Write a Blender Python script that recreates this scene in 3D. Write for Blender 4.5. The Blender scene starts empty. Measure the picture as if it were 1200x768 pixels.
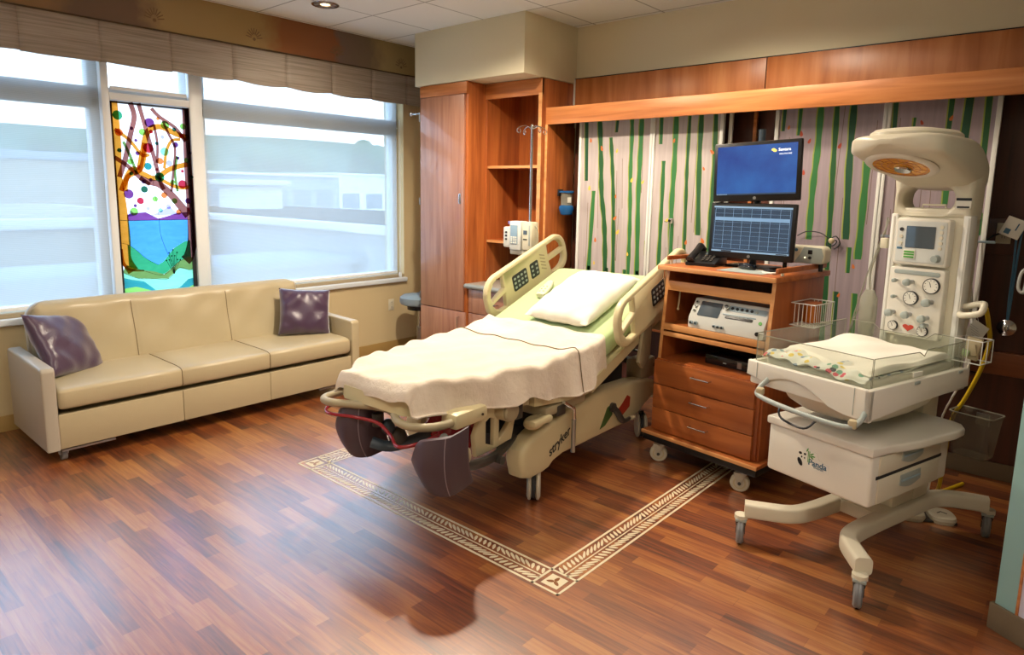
import bpy, bmesh, math, random
from mathutils import Vector, Matrix, Euler
R = math.radians
random.seed(7)
scene = bpy.context.scene
COL = scene.collection

# ------------------------------------------------------------------ colours and materials
def lin(h):
    h = h.lstrip('#')
    o = []
    for i in (0, 2, 4):
        c = int(h[i:i+2], 16) / 255
        o.append(c / 12.92 if c <= .04045 else ((c + .055) / 1.055) ** 2.4)
    return (*o, 1)

M = {}
def mat(name, col, rough=.5, metal=0, coat=0, spec=.5, bump=0, bscale=200, emit=None, estr=0, trans=0, ior=1.45, alpha=1, sheen=0):
    m = bpy.data.materials.new(name); m.use_nodes = True
    nt = m.node_tree; b = nt.nodes['Principled BSDF']
    b.inputs['Base Color'].default_value = lin(col)
    b.inputs['Roughness'].default_value = rough
    b.inputs['Metallic'].default_value = metal
    b.inputs['Coat Weight'].default_value = coat
    b.inputs['Specular IOR Level'].default_value = spec
    b.inputs['Transmission Weight'].default_value = trans
    b.inputs['IOR'].default_value = ior
    b.inputs['Alpha'].default_value = alpha
    b.inputs['Sheen Weight'].default_value = sheen
    if emit:
        b.inputs['Emission Color'].default_value = lin(emit)
        b.inputs['Emission Strength'].default_value = estr
    tc = nt.nodes.new('ShaderNodeTexCoord')
    n = nt.nodes.new('ShaderNodeTexNoise'); n.inputs['Scale'].default_value = bscale; n.inputs['Detail'].default_value = 3
    nt.links.new(tc.outputs['Object'], n.inputs['Vector'])
    if bump:
        bp = nt.nodes.new('ShaderNodeBump'); bp.inputs['Strength'].default_value = bump; bp.inputs['Distance'].default_value = .002
        nt.links.new(n.outputs['Fac'], bp.inputs['Height']); nt.links.new(bp.outputs['Normal'], b.inputs['Normal'])
    M[name] = m
    return m

def ramp_mat(name, cols, scale=(1, 1, 1), nscale=1.0, rough=.45, detail=5, distort=.4, coat=0, bump=0, lo=.3, hi=.7, rot=(0, 0, 0), spec=.5):
    """noise through a colour ramp: wood, marbled and mottled surfaces"""
    m = bpy.data.materials.new(name); m.use_nodes = True
    nt = m.node_tree; b = nt.nodes['Principled BSDF']
    tc = nt.nodes.new('ShaderNodeTexCoord'); mp = nt.nodes.new('ShaderNodeMapping')
    mp.inputs['Scale'].default_value = scale; mp.inputs['Rotation'].default_value = rot
    n = nt.nodes.new('ShaderNodeTexNoise'); n.inputs['Scale'].default_value = nscale; n.inputs['Detail'].default_value = detail
    n.inputs['Distortion'].default_value = distort
    r = nt.nodes.new('ShaderNodeValToRGB')
    els = r.color_ramp.elements
    while len(els) < len(cols): els.new(.5)
    for i, c in enumerate(cols):
        els[i].position = lo + (hi - lo) * i / (len(cols) - 1); els[i].color = lin(c)
    L = nt.links.new
    L(tc.outputs['Object'], mp.inputs['Vector']); L(mp.outputs[0], n.inputs['Vector']); L(n.outputs['Fac'], r.inputs['Fac'])
    L(r.outputs[0], b.inputs['Base Color'])
    b.inputs['Roughness'].default_value = rough; b.inputs['Coat Weight'].default_value = coat; b.inputs['Specular IOR Level'].default_value = spec
    if bump:
        bp = nt.nodes.new('ShaderNodeBump'); bp.inputs['Strength'].default_value = bump; bp.inputs['Distance'].default_value = .003
        L(n.outputs['Fac'], bp.inputs['Height']); L(bp.outputs['Normal'], b.inputs['Normal'])
    M[name] = m
    return m

WV = (14, 14, .9); WH = (.9, 14, 14)
ramp_mat('wood', ['#8a4620', '#a85c2c', '#bc6e36'], WV, 1.6, .38, 6, .5)
ramp_mat('wood_h', ['#9a5a2c', '#b97440', '#c88750'], WH, 1.6, .38, 6, .5)
ramp_mat('wood_frieze', ['#a25e30', '#b87240', '#c68450'], (8, 8, .8), 1.5, .35, 6, .4)
ramp_mat('wood_door', ['#8f5f4a', '#a3735c', '#b08068'], WV, 1.6, .36, 6, .5, spec=.8, coat=.6)  # paler pinkish tone puts the window's reflection into the wood colour
ramp_mat('wood_cart', ['#84441e', '#9c5628', '#ac6432'], (.9, 10, 12), 1.5, .38, 6, .6)
ramp_mat('wood_cart_v', ['#803f1c', '#985024', '#a65c2c'], (10, 10, .9), 1.5, .38, 6, .6)
ramp_mat('wood_edge', ['#b87a45', '#cc9058', '#d8a068'], (.9, 12, 12), 1.5, .4, 5, .4)
ramp_mat('wood_dark', ['#3a1a0e', '#4a2415', '#54291a'], WV, 1.4, .42, 5, .4)
ramp_mat('wood_band', ['#6a3a1e', '#7c4524', '#88502c'], WH, 1.4, .4, 5, .4)
mat('plaster', '#c9ba8e', .85, bump=.15, bscale=260)
mat('plaster_left', '#c8b68e', .85, bump=.15, bscale=260)
mat('cream_paint', '#d8d0b4', .85, bump=.1, bscale=260)
mat('base_vinyl', '#a98a52', .5)
mat('base_dark', '#6a5c48', .6)
mat('teal_paint', '#8fb8b8', .5)
mat('lavender_paint', '#c4c2d4', .5)
mat('frame_white', '#eef3f6', .3)
mat('frame_grey', '#c4c8c8', .45)
mat('sill_white', '#d5dde2', .3)
mat('sill_beige', '#a8997c', .6)
mat('board_weave', '#7a6247', .9, bump=.6, bscale=500)
mat('skirt', '#77706a', .75)
mat('cord', '#4a3a22', .6)
mat('leather', '#b3a585', .34, bump=.25, bscale=160, spec=.55)
mat('leather_grey', '#aaa192', .36, bump=.2, bscale=160, spec=.6)
mat('seam', '#7a6a4c', .7)
mat('black', '#0c0c0e', .4)
mat('black_gloss', '#0b0d12', .12, coat=.6)
mat('rubber', '#2a2a2c', .6)
mat('grey_wheel', '#77787a', .45)
mat('cream_wheel', '#b9b2a0', .5)
mat('satin_purple', '#3c2140', .34, sheen=.6, bump=.5, bscale=90, spec=.7)
mat('chrome', '#c9ccd0', .16, 1)
mat('steel', '#a9adb0', .3, 1)
mat('bed_cream', '#cdc199', .38)
mat('bed_cream_dark', '#a3977a', .45)
mat('mech_dark', '#3c3833', .5)
mat('mech_blue', '#35414c', .4)
mat('purple_pad', '#4a3b44', .45, spec=.5)
mat('pad_piping', '#8a7c84', .5)
mat('red_gloss', '#8e1a26', .25, coat=.5)
mat('label_red', '#9c2f1c', .5)
mat('label_green', '#3b5a2a', .5)
mat('sheet_green', '#a9bf8e', .85, bump=.2, bscale=350)
mat('pillow_white', '#dddccf', .8, bump=.2, bscale=350)
mat('grey_fabric', '#7e8e96', .5)
mat('worktop', '#9a958a', .35, bump=.05, bscale=600)
mat('worktop_edge', '#8d9290', .35)
mat('dev_white', '#c9ccc8', .35)
mat('dev_ivory', '#cfc9b2', .35)
mat('dev_grey', '#9aa39f', .4)
mat('dev_blue', '#8fa3ae', .3)
mat('screen_dark', '#46525c', .12, coat=.8)
mat('screen_lcd', '#7f9aae', .2)
mat('warm_white', '#dcd8cc', .32)
mat('warm_shell', '#d0cab6', .36)
mat('towel', '#e2dfd4', .95, bump=.8, bscale=240)
mat('yellow', '#c9a91c', .35)
mat('blue_plastic', '#1f5f9c', .25)
mat('blue_tube', '#3f6a86', .35)
mat('cable_dark', '#22262a', .5)
mat('white_paper', '#dcdad0', .8)
mat('purple_clip', '#7a6aa8', .4)
mat('green_ink', '#4f9c3c', .5)
mat('heart_red', '#d24a38', .4)
mat('gold', '#f0b048', .25, .25)
mat('amber', '#a85c18', .3, .4)
mat('text_dark', '#1c1e22', .5)
mat('text_white', '#e6ecf4', .5, emit='#e6ecf4', estr=.6)
mat('inlay', '#d2c8ac', .38, coat=.3)
mat('inlay_dark', '#7a4a24', .38, coat=.3)
mat('concrete', '#8b8f92', .9)
mat('ext_white', '#c4c6c8', .8)
mat('ext_ground', '#d0d2d4', .9)
mat('ext_grey', '#7c848a', .9)
mat('ext_beige', '#8d826c', .95, bump=.3, bscale=6)
mat('ext_glass', '#54626c', .3)
mat('foliage', '#4a603c', .95, bump=1, bscale=3)
mat('foliage_light', '#566c4c', .95, bump=1, bscale=3)
mat('bark', '#5c4a3a', .9)
mat('hill_green', '#4c6044', 1, bump=.5, bscale=.5)
for i, c in enumerate(('#236030', '#1e5228', '#2f6e38', '#1a4a30')): mat('stalk%d' % i, c, .6)
mat('stalk_edge', '#8f9c44', .6)
mat('stroke', '#6e5a48', .7)
for i, c in enumerate(('#d8b84a', '#c46a2c', '#a8442c')): mat('leaf%d' % i, c, .6)
mat('trim_white', '#dcdcd6', .35)
mat('skin_dot', '#8a8f92', .4)

def brush(mb_name, a, b):   # painted board: streaky two-tone
    return ramp_mat(mb_name, [a, b], (26, 26, 1.2), 1.4, .6, 4, .3)
brush('board_pale', '#a59a98', '#b9adac')
brush('board_mauve', '#8d7f86', '#a09097')

def glassy(name, tint='#ffffff', fac=.12, rough=.03, opaque=None):
    m = bpy.data.materials.new(name); m.use_nodes = True
    nt = m.node_tree; nt.nodes.remove(nt.nodes['Principled BSDF'])
    out = nt.nodes['Material Output']
    t = nt.nodes.new('ShaderNodeBsdfTransparent'); t.inputs[0].default_value = lin(tint)
    g = nt.nodes.new('ShaderNodeBsdfGlossy'); g.inputs['Roughness'].default_value = rough
    lw = nt.nodes.new('ShaderNodeLayerWeight'); fr = nt.nodes.new('ShaderNodeMath'); fr.operation = 'MULTIPLY_ADD'; fr.inputs[1].default_value = .5; fr.inputs[2].default_value = .04
    pw = nt.nodes.new('ShaderNodeMath'); pw.operation = 'POWER'; pw.inputs[1].default_value = 4; nt.links.new(lw.outputs['Facing'], pw.inputs[0]); nt.links.new(pw.outputs[0], fr.inputs[0])
    mx = nt.nodes.new('ShaderNodeMixShader')
    L = nt.links.new
    L(fr.outputs[0], mx.inputs[0]); L(t.outputs[0], mx.inputs[1]); L(g.outputs[0], mx.inputs[2])
    last = mx
    if opaque:
        d = nt.nodes.new('ShaderNodeBsdfDiffuse'); d.inputs[0].default_value = lin(opaque)
        m2 = nt.nodes.new('ShaderNodeMixShader'); m2.inputs[0].default_value = fac
        L(mx.outputs[0], m2.inputs[1]); L(d.outputs[0], m2.inputs[2]); last = m2
    L(last.outputs[0], out.inputs[0])
    M[name] = m
    return m
glassy('acrylic', '#f6f8f4', .035, opaque='#d8dace')
glassy('bin_plastic', '#dcd6ca', .16, opaque='#b0a898')
glassy('pane', '#f2f6f8')
glassy('tube_clear', '#d8d8cc', .45, opaque='#b9b8aa')

def shade_mat():
    m = bpy.data.materials.new('screen_shade'); m.use_nodes = True
    nt = m.node_tree; nt.nodes.remove(nt.nodes['Principled BSDF'])
    L = nt.links.new; out = nt.nodes['Material Output']
    tr = nt.nodes.new('ShaderNodeBsdfTransparent'); tr.inputs[0].default_value = (.98, .99, 1, 1)
    tl = nt.nodes.new('ShaderNodeBsdfTranslucent'); tl.inputs[0].default_value = lin('#d4d8d8')
    df = nt.nodes.new('ShaderNodeBsdfDiffuse'); df.inputs[0].default_value = lin('#c9c9c4')
    a = nt.nodes.new('ShaderNodeMixShader'); a.inputs[0].default_value = .45
    b = nt.nodes.new('ShaderNodeMixShader')
    tc = nt.nodes.new('ShaderNodeTexCoord')
    w = nt.nodes.new('ShaderNodeTexWave'); w.bands_direction = 'Z'; w.inputs['Scale'].default_value = 34; w.inputs['Distortion'].default_value = .6
    mr = nt.nodes.new('ShaderNodeMapRange'); mr.inputs['To Min'].default_value = .42; mr.inputs['To Max'].default_value = .47
    L(tc.outputs['Object'], w.inputs['Vector']); L(w.outputs['Fac'], mr.inputs['Value'])
    L(tl.outputs[0], a.inputs[1]); L(df.outputs[0], a.inputs[2])
    L(mr.outputs[0], b.inputs[0]); L(tr.outputs[0], b.inputs[1]); L(a.outputs[0], b.inputs[2]); L(b.outputs[0], out.inputs[0])
    M['screen_shade'] = m
shade_mat()

def stained(name, col, k=.5, trans=.75):
    """coloured glass: filters the daylight that comes through it"""
    m = bpy.data.materials.new(name); m.use_nodes = True
    nt = m.node_tree; nt.nodes.remove(nt.nodes['Principled BSDF'])
    L = nt.links.new; out = nt.nodes['Material Output']
    tc = nt.nodes.new('ShaderNodeTexCoord'); n = nt.nodes.new('ShaderNodeTexNoise'); n.inputs['Scale'].default_value = 9; n.inputs['Detail'].default_value = 5
    n.inputs['Distortion'].default_value = 1.2
    mp = nt.nodes.new('ShaderNodeMapping'); mp.inputs['Scale'].default_value = (1, 1, 3)
    mx = nt.nodes.new('ShaderNodeMix'); mx.data_type = 'RGBA'
    c = lin(col); c = c if name == 'g_white' else tuple(q*.62 for q in c[:3]) + (1,); mx.inputs[6].default_value = c; mx.inputs[7].default_value = tuple(min(1, x * 1.3 + .02) for x in c[:3]) + (1,)
    L(tc.outputs['Object'], mp.inputs[0]); L(mp.outputs[0], n.inputs['Vector']); L(n.outputs['Fac'], mx.inputs[0])
    tr = nt.nodes.new('ShaderNodeBsdfTransparent'); tl = nt.nodes.new('ShaderNodeBsdfTranslucent')
    a = nt.nodes.new('ShaderNodeMixShader'); a.inputs[0].default_value = 1 - trans
    L(mx.outputs[2], tr.inputs[0]); L(mx.outputs[2], tl.inputs[0]); L(tr.outputs[0], a.inputs[1]); L(tl.outputs[0], a.inputs[2]); L(a.outputs[0], out.inputs[0])
    M[name] = m
for n_, c_ in dict(g_white='#fbfaff', g_green='#2f9a6c', g_lime='#90cc58', g_purple='#6a2f78', g_red='#c92c44', g_orange='#f0803a', g_teal='#2a8f8a',
                   g_lilac='#c4b8ea', g_mint='#8fdcae', g_gold='#dc8c20', g_brown='#94584e', g_sky='#4a9ade', g_hill='#2f9c64', g_olive='#6f8f45', g_lead='#3a2c34', g_dkgreen='#1c5c40', g_plum='#7a3a80').items():
    stained(n_, c_, trans=.35 if n_ == 'g_white' else .92)

def floor_mat():
    m = bpy.data.materials.new('floor_planks'); m.use_nodes = True
    nt = m.node_tree; b = nt.nodes['Principled BSDF']; L = nt.links.new
    tc = nt.nodes.new('ShaderNodeTexCoord')
    br = nt.nodes.new('ShaderNodeTexBrick')
    br.offset = .37; br.offset_frequency = 2; br.squash = 1
    br.inputs['Color1'].default_value = (0, 0, 0, 1); br.inputs['Color2'].default_value = (1, 1, 1, 1); br.inputs['Mortar'].default_value = (.3, .3, .3, 1)
    br.inputs['Scale'].default_value = 1; br.inputs['Mortar Size'].default_value = .0008; br.inputs['Brick Width'].default_value = .46; br.inputs['Row Height'].default_value = .062
    L(tc.outputs['Object'], br.inputs['Vector'])
    mp = nt.nodes.new('ShaderNodeMapping'); mp.inputs['Scale'].default_value = (2.2, 38, 1)
    no = nt.nodes.new('ShaderNodeTexNoise'); no.inputs['Scale'].default_value = 1.6; no.inputs['Detail'].default_value = 6; no.inputs['Distortion'].default_value = .8
    L(tc.outputs['Object'], mp.inputs[0]); L(mp.outputs[0], no.inputs['Vector'])
    ma = nt.nodes.new('ShaderNodeMath'); ma.operation = 'MULTIPLY_ADD'; ma.inputs[1].default_value = .36
    L(br.outputs['Color'], ma.inputs[0])
    m2 = nt.nodes.new('ShaderNodeMath'); m2.operation = 'MULTIPLY'; m2.inputs[1].default_value = .66
    L(no.outputs['Fac'], m2.inputs[0]); L(m2.outputs[0], ma.inputs[2])
    r = nt.nodes.new('ShaderNodeValToRGB'); e = r.color_ramp.elements
    cols = [(.24, '#461b0a'), (.40, '#743817'), (.56, '#935020'), (.72, '#aa6c32')]
    while len(e) < 4: e.new(.5)
    for i, (p, c) in enumerate(cols): e[i].position = p; e[i].color = lin(c)
    L(ma.outputs[0], r.inputs['Fac']); L(r.outputs[0], b.inputs['Base Color'])
    b.inputs['Roughness'].default_value = .38
    b.inputs['Specular IOR Level'].default_value = .6
    b.inputs['Coat Weight'].default_value = 1; b.inputs['Coat Roughness'].default_value = .25; b.inputs['Coat IOR'].default_value = 2.6
    wn = nt.nodes.new('ShaderNodeTexNoise'); wn.inputs['Scale'].default_value = 3; wn.inputs['Detail'].default_value = 8; wn.inputs['Roughness'].default_value = .7
    m3 = nt.nodes.new('ShaderNodeMapping'); m3.inputs['Scale'].default_value = (4, 40, 1)
    L(tc.outputs['Object'], m3.inputs[0]); L(m3.outputs[0], wn.inputs['Vector'])
    bp = nt.nodes.new('ShaderNodeBump'); bp.inputs['Strength'].default_value = .25; bp.inputs['Distance'].default_value = .0015
    L(wn.outputs['Fac'], bp.inputs['Height']); L(bp.outputs[0], b.inputs['Normal']); L(bp.outputs[0], b.inputs['Coat Normal'])
    M['floor_planks'] = m
floor_mat()

def ceiling_mat():
    m = bpy.data.materials.new('ceiling_tiles'); m.use_nodes = True
    nt = m.node_tree; b = nt.nodes['Principled BSDF']; L = nt.links.new
    tc = nt.nodes.new('ShaderNodeTexCoord'); br = nt.nodes.new('ShaderNodeTexBrick'); br.offset = 0; br.squash = 1
    mp = nt.nodes.new('ShaderNodeMapping'); mp.inputs['Location'].default_value = (.17, .27, 0)
    br.inputs['Color1'].default_value = lin('#dfe1de'); br.inputs['Color2'].default_value = lin('#e6e8e5'); br.inputs['Mortar'].default_value = lin('#a5a8a5')
    br.inputs['Scale'].default_value = 1; br.inputs['Mortar Size'].default_value = .007; br.inputs['Brick Width'].default_value = .61; br.inputs['Row Height'].default_value = .61
    L(tc.outputs['Object'], mp.inputs[0]); L(mp.outputs[0], br.inputs['Vector']); L(br.outputs['Color'], b.inputs['Base Color'])
    b.inputs['Roughness'].default_value = .9
    n = nt.nodes.new('ShaderNodeTexNoise'); n.inputs['Scale'].default_value = 120; bp = nt.nodes.new('ShaderNodeBump'); bp.inputs['Strength'].default_value = .3
    bp.inputs['Distance'].default_value = .002
    L(tc.outputs['Object'], n.inputs['Vector']); L(n.outputs['Fac'], bp.inputs['Height']); L(bp.outputs[0], b.inputs['Normal'])
    M['ceiling_tiles'] = m
ceiling_mat()

def board_pattern():
    """valance board: woven cloth in long bands of tan, rust and slate with a paisley-like crest"""
    m = bpy.data.materials.new('valance_cloth'); m.use_nodes = True
    nt = m.node_tree; b = nt.nodes['Principled BSDF']; L = nt.links.new
    tc = nt.nodes.new('ShaderNodeTexCoord'); sp = nt.nodes.new('ShaderNodeSeparateXYZ'); L(tc.outputs['Object'], sp.inputs[0])
    no = nt.nodes.new('ShaderNodeTexNoise'); no.inputs['Scale'].default_value = 9; no.inputs['Detail'].default_value = 6
    L(tc.outputs['Object'], no.inputs['Vector'])
    ad = nt.nodes.new('ShaderNodeMath'); ad.operation = 'MULTIPLY_ADD'; ad.inputs[1].default_value = .22
    L(no.outputs['Fac'], ad.inputs[0]); L(sp.outputs['Y'], ad.inputs[2])
    mr = nt.nodes.new('ShaderNodeMapRange'); mr.inputs['From Min'].default_value = 1.0; mr.inputs['From Max'].default_value = 4.8
    L(ad.outputs[0], mr.inputs['Value'])
    r = nt.nodes.new('ShaderNodeValToRGB'); e = r.color_ramp.elements
    cols = [(0, '#8a6c48'), (.14, '#866a4a'), (.17, '#6e5a4c'), (.27, '#745e4e'), (.31, '#a08a60'), (.50, '#9c8456'), (.55, '#8c5a34'), (.68, '#8a5838'), (.70, '#746258'), (.78, '#786652'), (.82, '#a28e62'), (.97, '#988254'), (1, '#643c22')]
    while len(e) < len(cols): e.new(.5)
    for i, (p, c) in enumerate(cols): e[i].position = p; e[i].color = lin(c)
    L(mr.outputs[0], r.inputs['Fac']); L(r.outputs[0], b.inputs['Base Color']); b.inputs['Roughness'].default_value = .9
    M['valance_cloth'] = m
board_pattern()

def skirt_mat():
    m = ramp_mat('skirt_cloth', ['#857a6e', '#9a8f83', '#a89d91'], (3, 1.2, 60), 2, .6, 5, .5)
skirt_mat()

def crt(name, c1, c2, estr=1.0):
    m = bpy.data.materials.new(name); m.use_nodes = True
    nt = m.node_tree; b = nt.nodes['Principled BSDF']; L = nt.links.new
    tc = nt.nodes.new('ShaderNodeTexCoord'); n = nt.nodes.new('ShaderNodeTexNoise'); n.inputs['Scale'].default_value = 5; n.inputs['Detail'].default_value = 4
    r = nt.nodes.new('ShaderNodeValToRGB'); r.color_ramp.elements[0].position = .32; r.color_ramp.elements[1].position = .72
    r.color_ramp.elements[0].color = lin(c1); r.color_ramp.elements[1].color = lin(c2)
    L(tc.outputs['Object'], n.inputs['Vector']); L(n.outputs['Fac'], r.inputs['Fac']); L(r.outputs[0], b.inputs['Emission Color'])
    b.inputs['Emission Strength'].default_value = estr; b.inputs['Base Color'].default_value = (.01, .01, .015, 1); b.inputs['Roughness'].default_value = .25
    M[name] = m
crt('desktop_blue', '#1a3f8e', '#2a68b0', .62)
crt('trace_dark', '#2c4052', '#344c64', .65)
mat('line_light', '#6f8fae', .5, emit='#7f9cba', estr=.35)
mat('band_light', '#5a7a9c', .5, emit='#64829f', estr=.6)
mat('lamp_glow', '#fff2d8', .5, emit='#ffe2b0', estr=1.3)
mat('logo_gold', '#e8c860', .5, emit='#e8c860', estr=.7)

# fabric with little prints for the cot bedding
def print_mat():
    m = bpy.data.materials.new('baby_print'); m.use_nodes = True
    nt = m.node_tree; b = nt.nodes['Principled BSDF']; L = nt.links.new
    tc = nt.nodes.new('ShaderNodeTexCoord'); v = nt.nodes.new('ShaderNodeTexVoronoi'); v.inputs['Scale'].default_value = 36
    L(tc.outputs['Object'], v.inputs['Vector'])
    lt = nt.nodes.new('ShaderNodeMath'); lt.operation = 'LESS_THAN'; lt.inputs[1].default_value = .45; L(v.outputs['Distance'], lt.inputs[0])
    sp = nt.nodes.new('ShaderNodeSeparateColor'); L(v.outputs['Color'], sp.inputs[0])
    r = nt.nodes.new('ShaderNodeValToRGB'); e = r.color_ramp.elements; r.color_ramp.interpolation = 'CONSTANT'
    cols = [(0, '#d2d4cc'), (.32, '#7f93a8'), (.5, '#cf5a6c'), (.72, '#d8c060'), (.84, '#6fa088'), (.93, '#3c4450')]
    while len(e) < len(cols): e.new(.5)
    for i, (p, c) in enumerate(cols): e[i].position = p; e[i].color = lin(c)
    L(sp.outputs[0], r.inputs['Fac'])
    mx = nt.nodes.new('ShaderNodeMix'); mx.data_type = 'RGBA'; mx.inputs[6].default_value = lin('#d6d8d0')
    L(lt.outputs[0], mx.inputs[0]); L(r.outputs[0], mx.inputs[7]); L(mx.outputs[2], b.inputs['Base Color']); b.inputs['Roughness'].default_value = .9
    M['baby_print'] = m
print_mat()

def blanket_mat():
    m = ramp_mat('blanket', ['#cdbeac', '#d8cab8', '#e0d4c5'], (1, 1, 1), 3, .95, 6, .3)
    nt = m.node_tree; b = nt.nodes['Principled BSDF']; L = nt.links.new
    tc = nt.nodes.new('ShaderNodeTexCoord'); n = nt.nodes.new('ShaderNodeTexNoise'); n.inputs['Scale'].default_value = 14; n.inputs['Detail'].default_value = 5
    n2 = nt.nodes.new('ShaderNodeTexNoise'); n2.inputs['Scale'].default_value = 260
    ad = nt.nodes.new('ShaderNodeMath'); ad.operation = 'MULTIPLY_ADD'; ad.inputs[1].default_value = .12
    bp = nt.nodes.new('ShaderNodeBump'); bp.inputs['Strength'].default_value = .75; bp.inputs['Distance'].default_value = .014
    L(tc.outputs['Object'], n.inputs['Vector']); L(tc.outputs['Object'], n2.inputs['Vector']); L(n2.outputs['Fac'], ad.inputs[0]); L(n.outputs['Fac'], ad.inputs[2])
    L(ad.outputs[0], bp.inputs['Height']); L(bp.outputs[0], b.inputs['Normal'])
    b.inputs['Sheen Weight'].default_value = .3
blanket_mat()

# ------------------------------------------------------------------ mesh builder
def catmull(pts, n=6, closed=False):
    P = [Vector(p) for p in pts]
    if len(P) < 3: return P
    out = []; N = len(P)
    rng = N if closed else N - 1
    for i in range(rng):
        if closed: a, b, c, d = P[(i-1) % N], P[i], P[(i+1) % N], P[(i+2) % N]
        else: a, b, c, d = P[max(i-1, 0)], P[i], P[i+1], P[min(i+2, N-1)]
        for k in range(n):
            t = k / n
            out.append(.5 * ((2*b) + (c-a)*t + (2*a-5*b+4*c-d)*t*t + (3*b-a-3*c+d)*t**3))
    if not closed: out.append(P[-1])
    return out

class MB:
    def __init__(s): s.bm = bmesh.new(); s.mats = []
    def mi(s, m):
        if m not in s.mats: s.mats.append(m)
        return s.mats.index(m)
    def _take(s, t, m, mtx=None):
        if mtx is not None: bmesh.ops.transform(t, matrix=mtx, verts=t.verts)
        i = s.mi(m)
        for f in t.faces: f.material_index = i
        me = bpy.data.meshes.new('t'); t.to_mesh(me); t.free(); s.bm.from_mesh(me); bpy.data.meshes.remove(me)
        return s
    def box(s, c, d, m, rot=(0, 0, 0), bev=0, seg=2):
        t = bmesh.new(); bmesh.ops.create_cube(t, size=1)
        bmesh.ops.scale(t, vec=d, verts=t.verts)
        if bev: bmesh.ops.bevel(t, geom=t.edges[:], offset=min(bev, min(d) * .49), segments=seg, affect='EDGES', profile=.5)
        return s._take(t, m, Matrix.Translation(c) @ Euler(rot).to_matrix().to_4x4())
    def bx(s, x0, x1, y0, y1, z0, z1, m, bev=0, seg=2):
        return s.box(((x0+x1)/2, (y0+y1)/2, (z0+z1)/2), (x1-x0, y1-y0, z1-z0), m, bev=bev, seg=seg)
    def prism(s, pts, plane, a, b, m, bev=0, seg=2, mtx=None):
        """outline pts in plane 'xy','xz','yz' extruded from a to b along the third axis"""
        t = bmesh.new()
        def P(p, w): return {'xy': (p[0], p[1], w), 'xz': (p[0], w, p[1]), 'yz': (w, p[0], p[1])}[plane]
        lo = [t.verts.new(P(p, a)) for p in pts]; hi = [t.verts.new(P(p, b)) for p in pts]
        f0 = t.faces.new(lo); f1 = t.faces.new(hi[::-1]); N = len(pts)
        for i in range(N): t.faces.new((lo[i], hi[i], hi[(i+1) % N], lo[(i+1) % N]))
        bmesh.ops.recalc_face_normals(t, faces=t.faces)
        if bev:
            ed = [e for e in t.edges if f0 in e.link_faces or f1 in e.link_faces]
            bmesh.ops.bevel(t, geom=ed, offset=bev, segments=seg, affect='EDGES', profile=.5)
        return s._take(t, m, mtx)
    def cyl(s, p0, p1, r0, m, r1=None, n=20):
        p0, p1 = Vector(p0), Vector(p1); d = p1 - p0
        t = bmesh.new(); bmesh.ops.create_cone(t, cap_ends=True, segments=n, radius1=r0, radius2=r0 if r1 is None else r1, depth=d.length)
        return s._take(t, m, Matrix.Translation((p0+p1)/2) @ d.to_track_quat('Z', 'Y').to_matrix().to_4x4())
    def ell(s, c, r, m, rot=(0, 0, 0), n=20):
        t = bmesh.new(); bmesh.ops.create_uvsphere(t, u_segments=n, v_segments=n//2, radius=1)
        if not hasattr(r, '__len__'): r = (r, r, r)
        bmesh.ops.scale(t, vec=r, verts=t.verts)
        return s._take(t, m, Matrix.Translation(c) @ Euler(rot).to_matrix().to_4x4())
    def tube(s, pts, r, m, n=10, smooth=5, closed=False, flat=None, e=2):
        P = catmull(pts, smooth, closed) if smooth else [Vector(p) for p in pts]
        t = bmesh.new(); rings = []; N = len(P)
        up = None
        for i, p in enumerate(P):
            if closed: d = (P[(i+1) % N] - P[i-1]).normalized()
            else: d = (P[min(i+1, N-1)] - P[max(i-1, 0)]).normalized()
            if up is None: up = d.orthogonal().normalized() if flat is None else Vector(flat)
            up = (up - d * up.dot(d));  up = up.normalized() if up.length > 1e-6 else d.orthogonal().normalized()
            sd = d.cross(up)
            rr = r if not callable(r) else r(i / (N-1))
            ra, rb = rr if hasattr(rr, '__len__') else (rr, rr)
            sc = lambda q: math.copysign(abs(q)**(2/e), q)
            rings.append([t.verts.new(p + up * sc(math.cos(2*math.pi*k/n)) * ra + sd * sc(math.sin(2*math.pi*k/n)) * rb) for k in range(n)])
        for i in range(N if closed else N-1):
            a, b = rings[i], rings[(i+1) % N]
            for k in range(n): t.faces.new((a[k], a[(k+1) % n], b[(k+1) % n], b[k]))
        if not closed: t.faces.new(rings[0][::-1]); t.faces.new(rings[-1])
        bmesh.ops.recalc_face_normals(t, faces=t.faces)
        return s._take(t, m)
    def lathe(s, prof, m, mtx=None, n=28, cap=True):
        t = bmesh.new(); rings = []
        for r, z in prof: rings.append([t.verts.new((max(r, 1e-4)*math.cos(2*math.pi*k/n), max(r, 1e-4)*math.sin(2*math.pi*k/n), z)) for k in range(n)])
        for a, b in zip(rings, rings[1:]):
            for k in range(n): t.faces.new((a[k], a[(k+1) % n], b[(k+1) % n], b[k]))
        if cap: t.faces.new(rings[0][::-1]); t.faces.new(rings[-1])
        else:
            for k in range(n): t.faces.new((rings[-1][k], rings[-1][(k+1) % n], rings[0][(k+1) % n], rings[0][k]))
        bmesh.ops.recalc_face_normals(t, faces=t.faces)
        return s._take(t, m, mtx)
    def surf(s, f, nu, nv, m, thick=0):
        t = bmesh.new(); g = [[t.verts.new(f(i/nu, j/nv)) for j in range(nv+1)] for i in range(nu+1)]
        for i in range(nu):
            for j in range(nv): t.faces.new((g[i][j], g[i+1][j], g[i+1][j+1], g[i][j+1]))
        bmesh.ops.recalc_face_normals(t, faces=t.faces)
        if thick: bmesh.ops.solidify(t, geom=t.faces[:], thickness=thick)
        return s._take(t, m)
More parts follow.
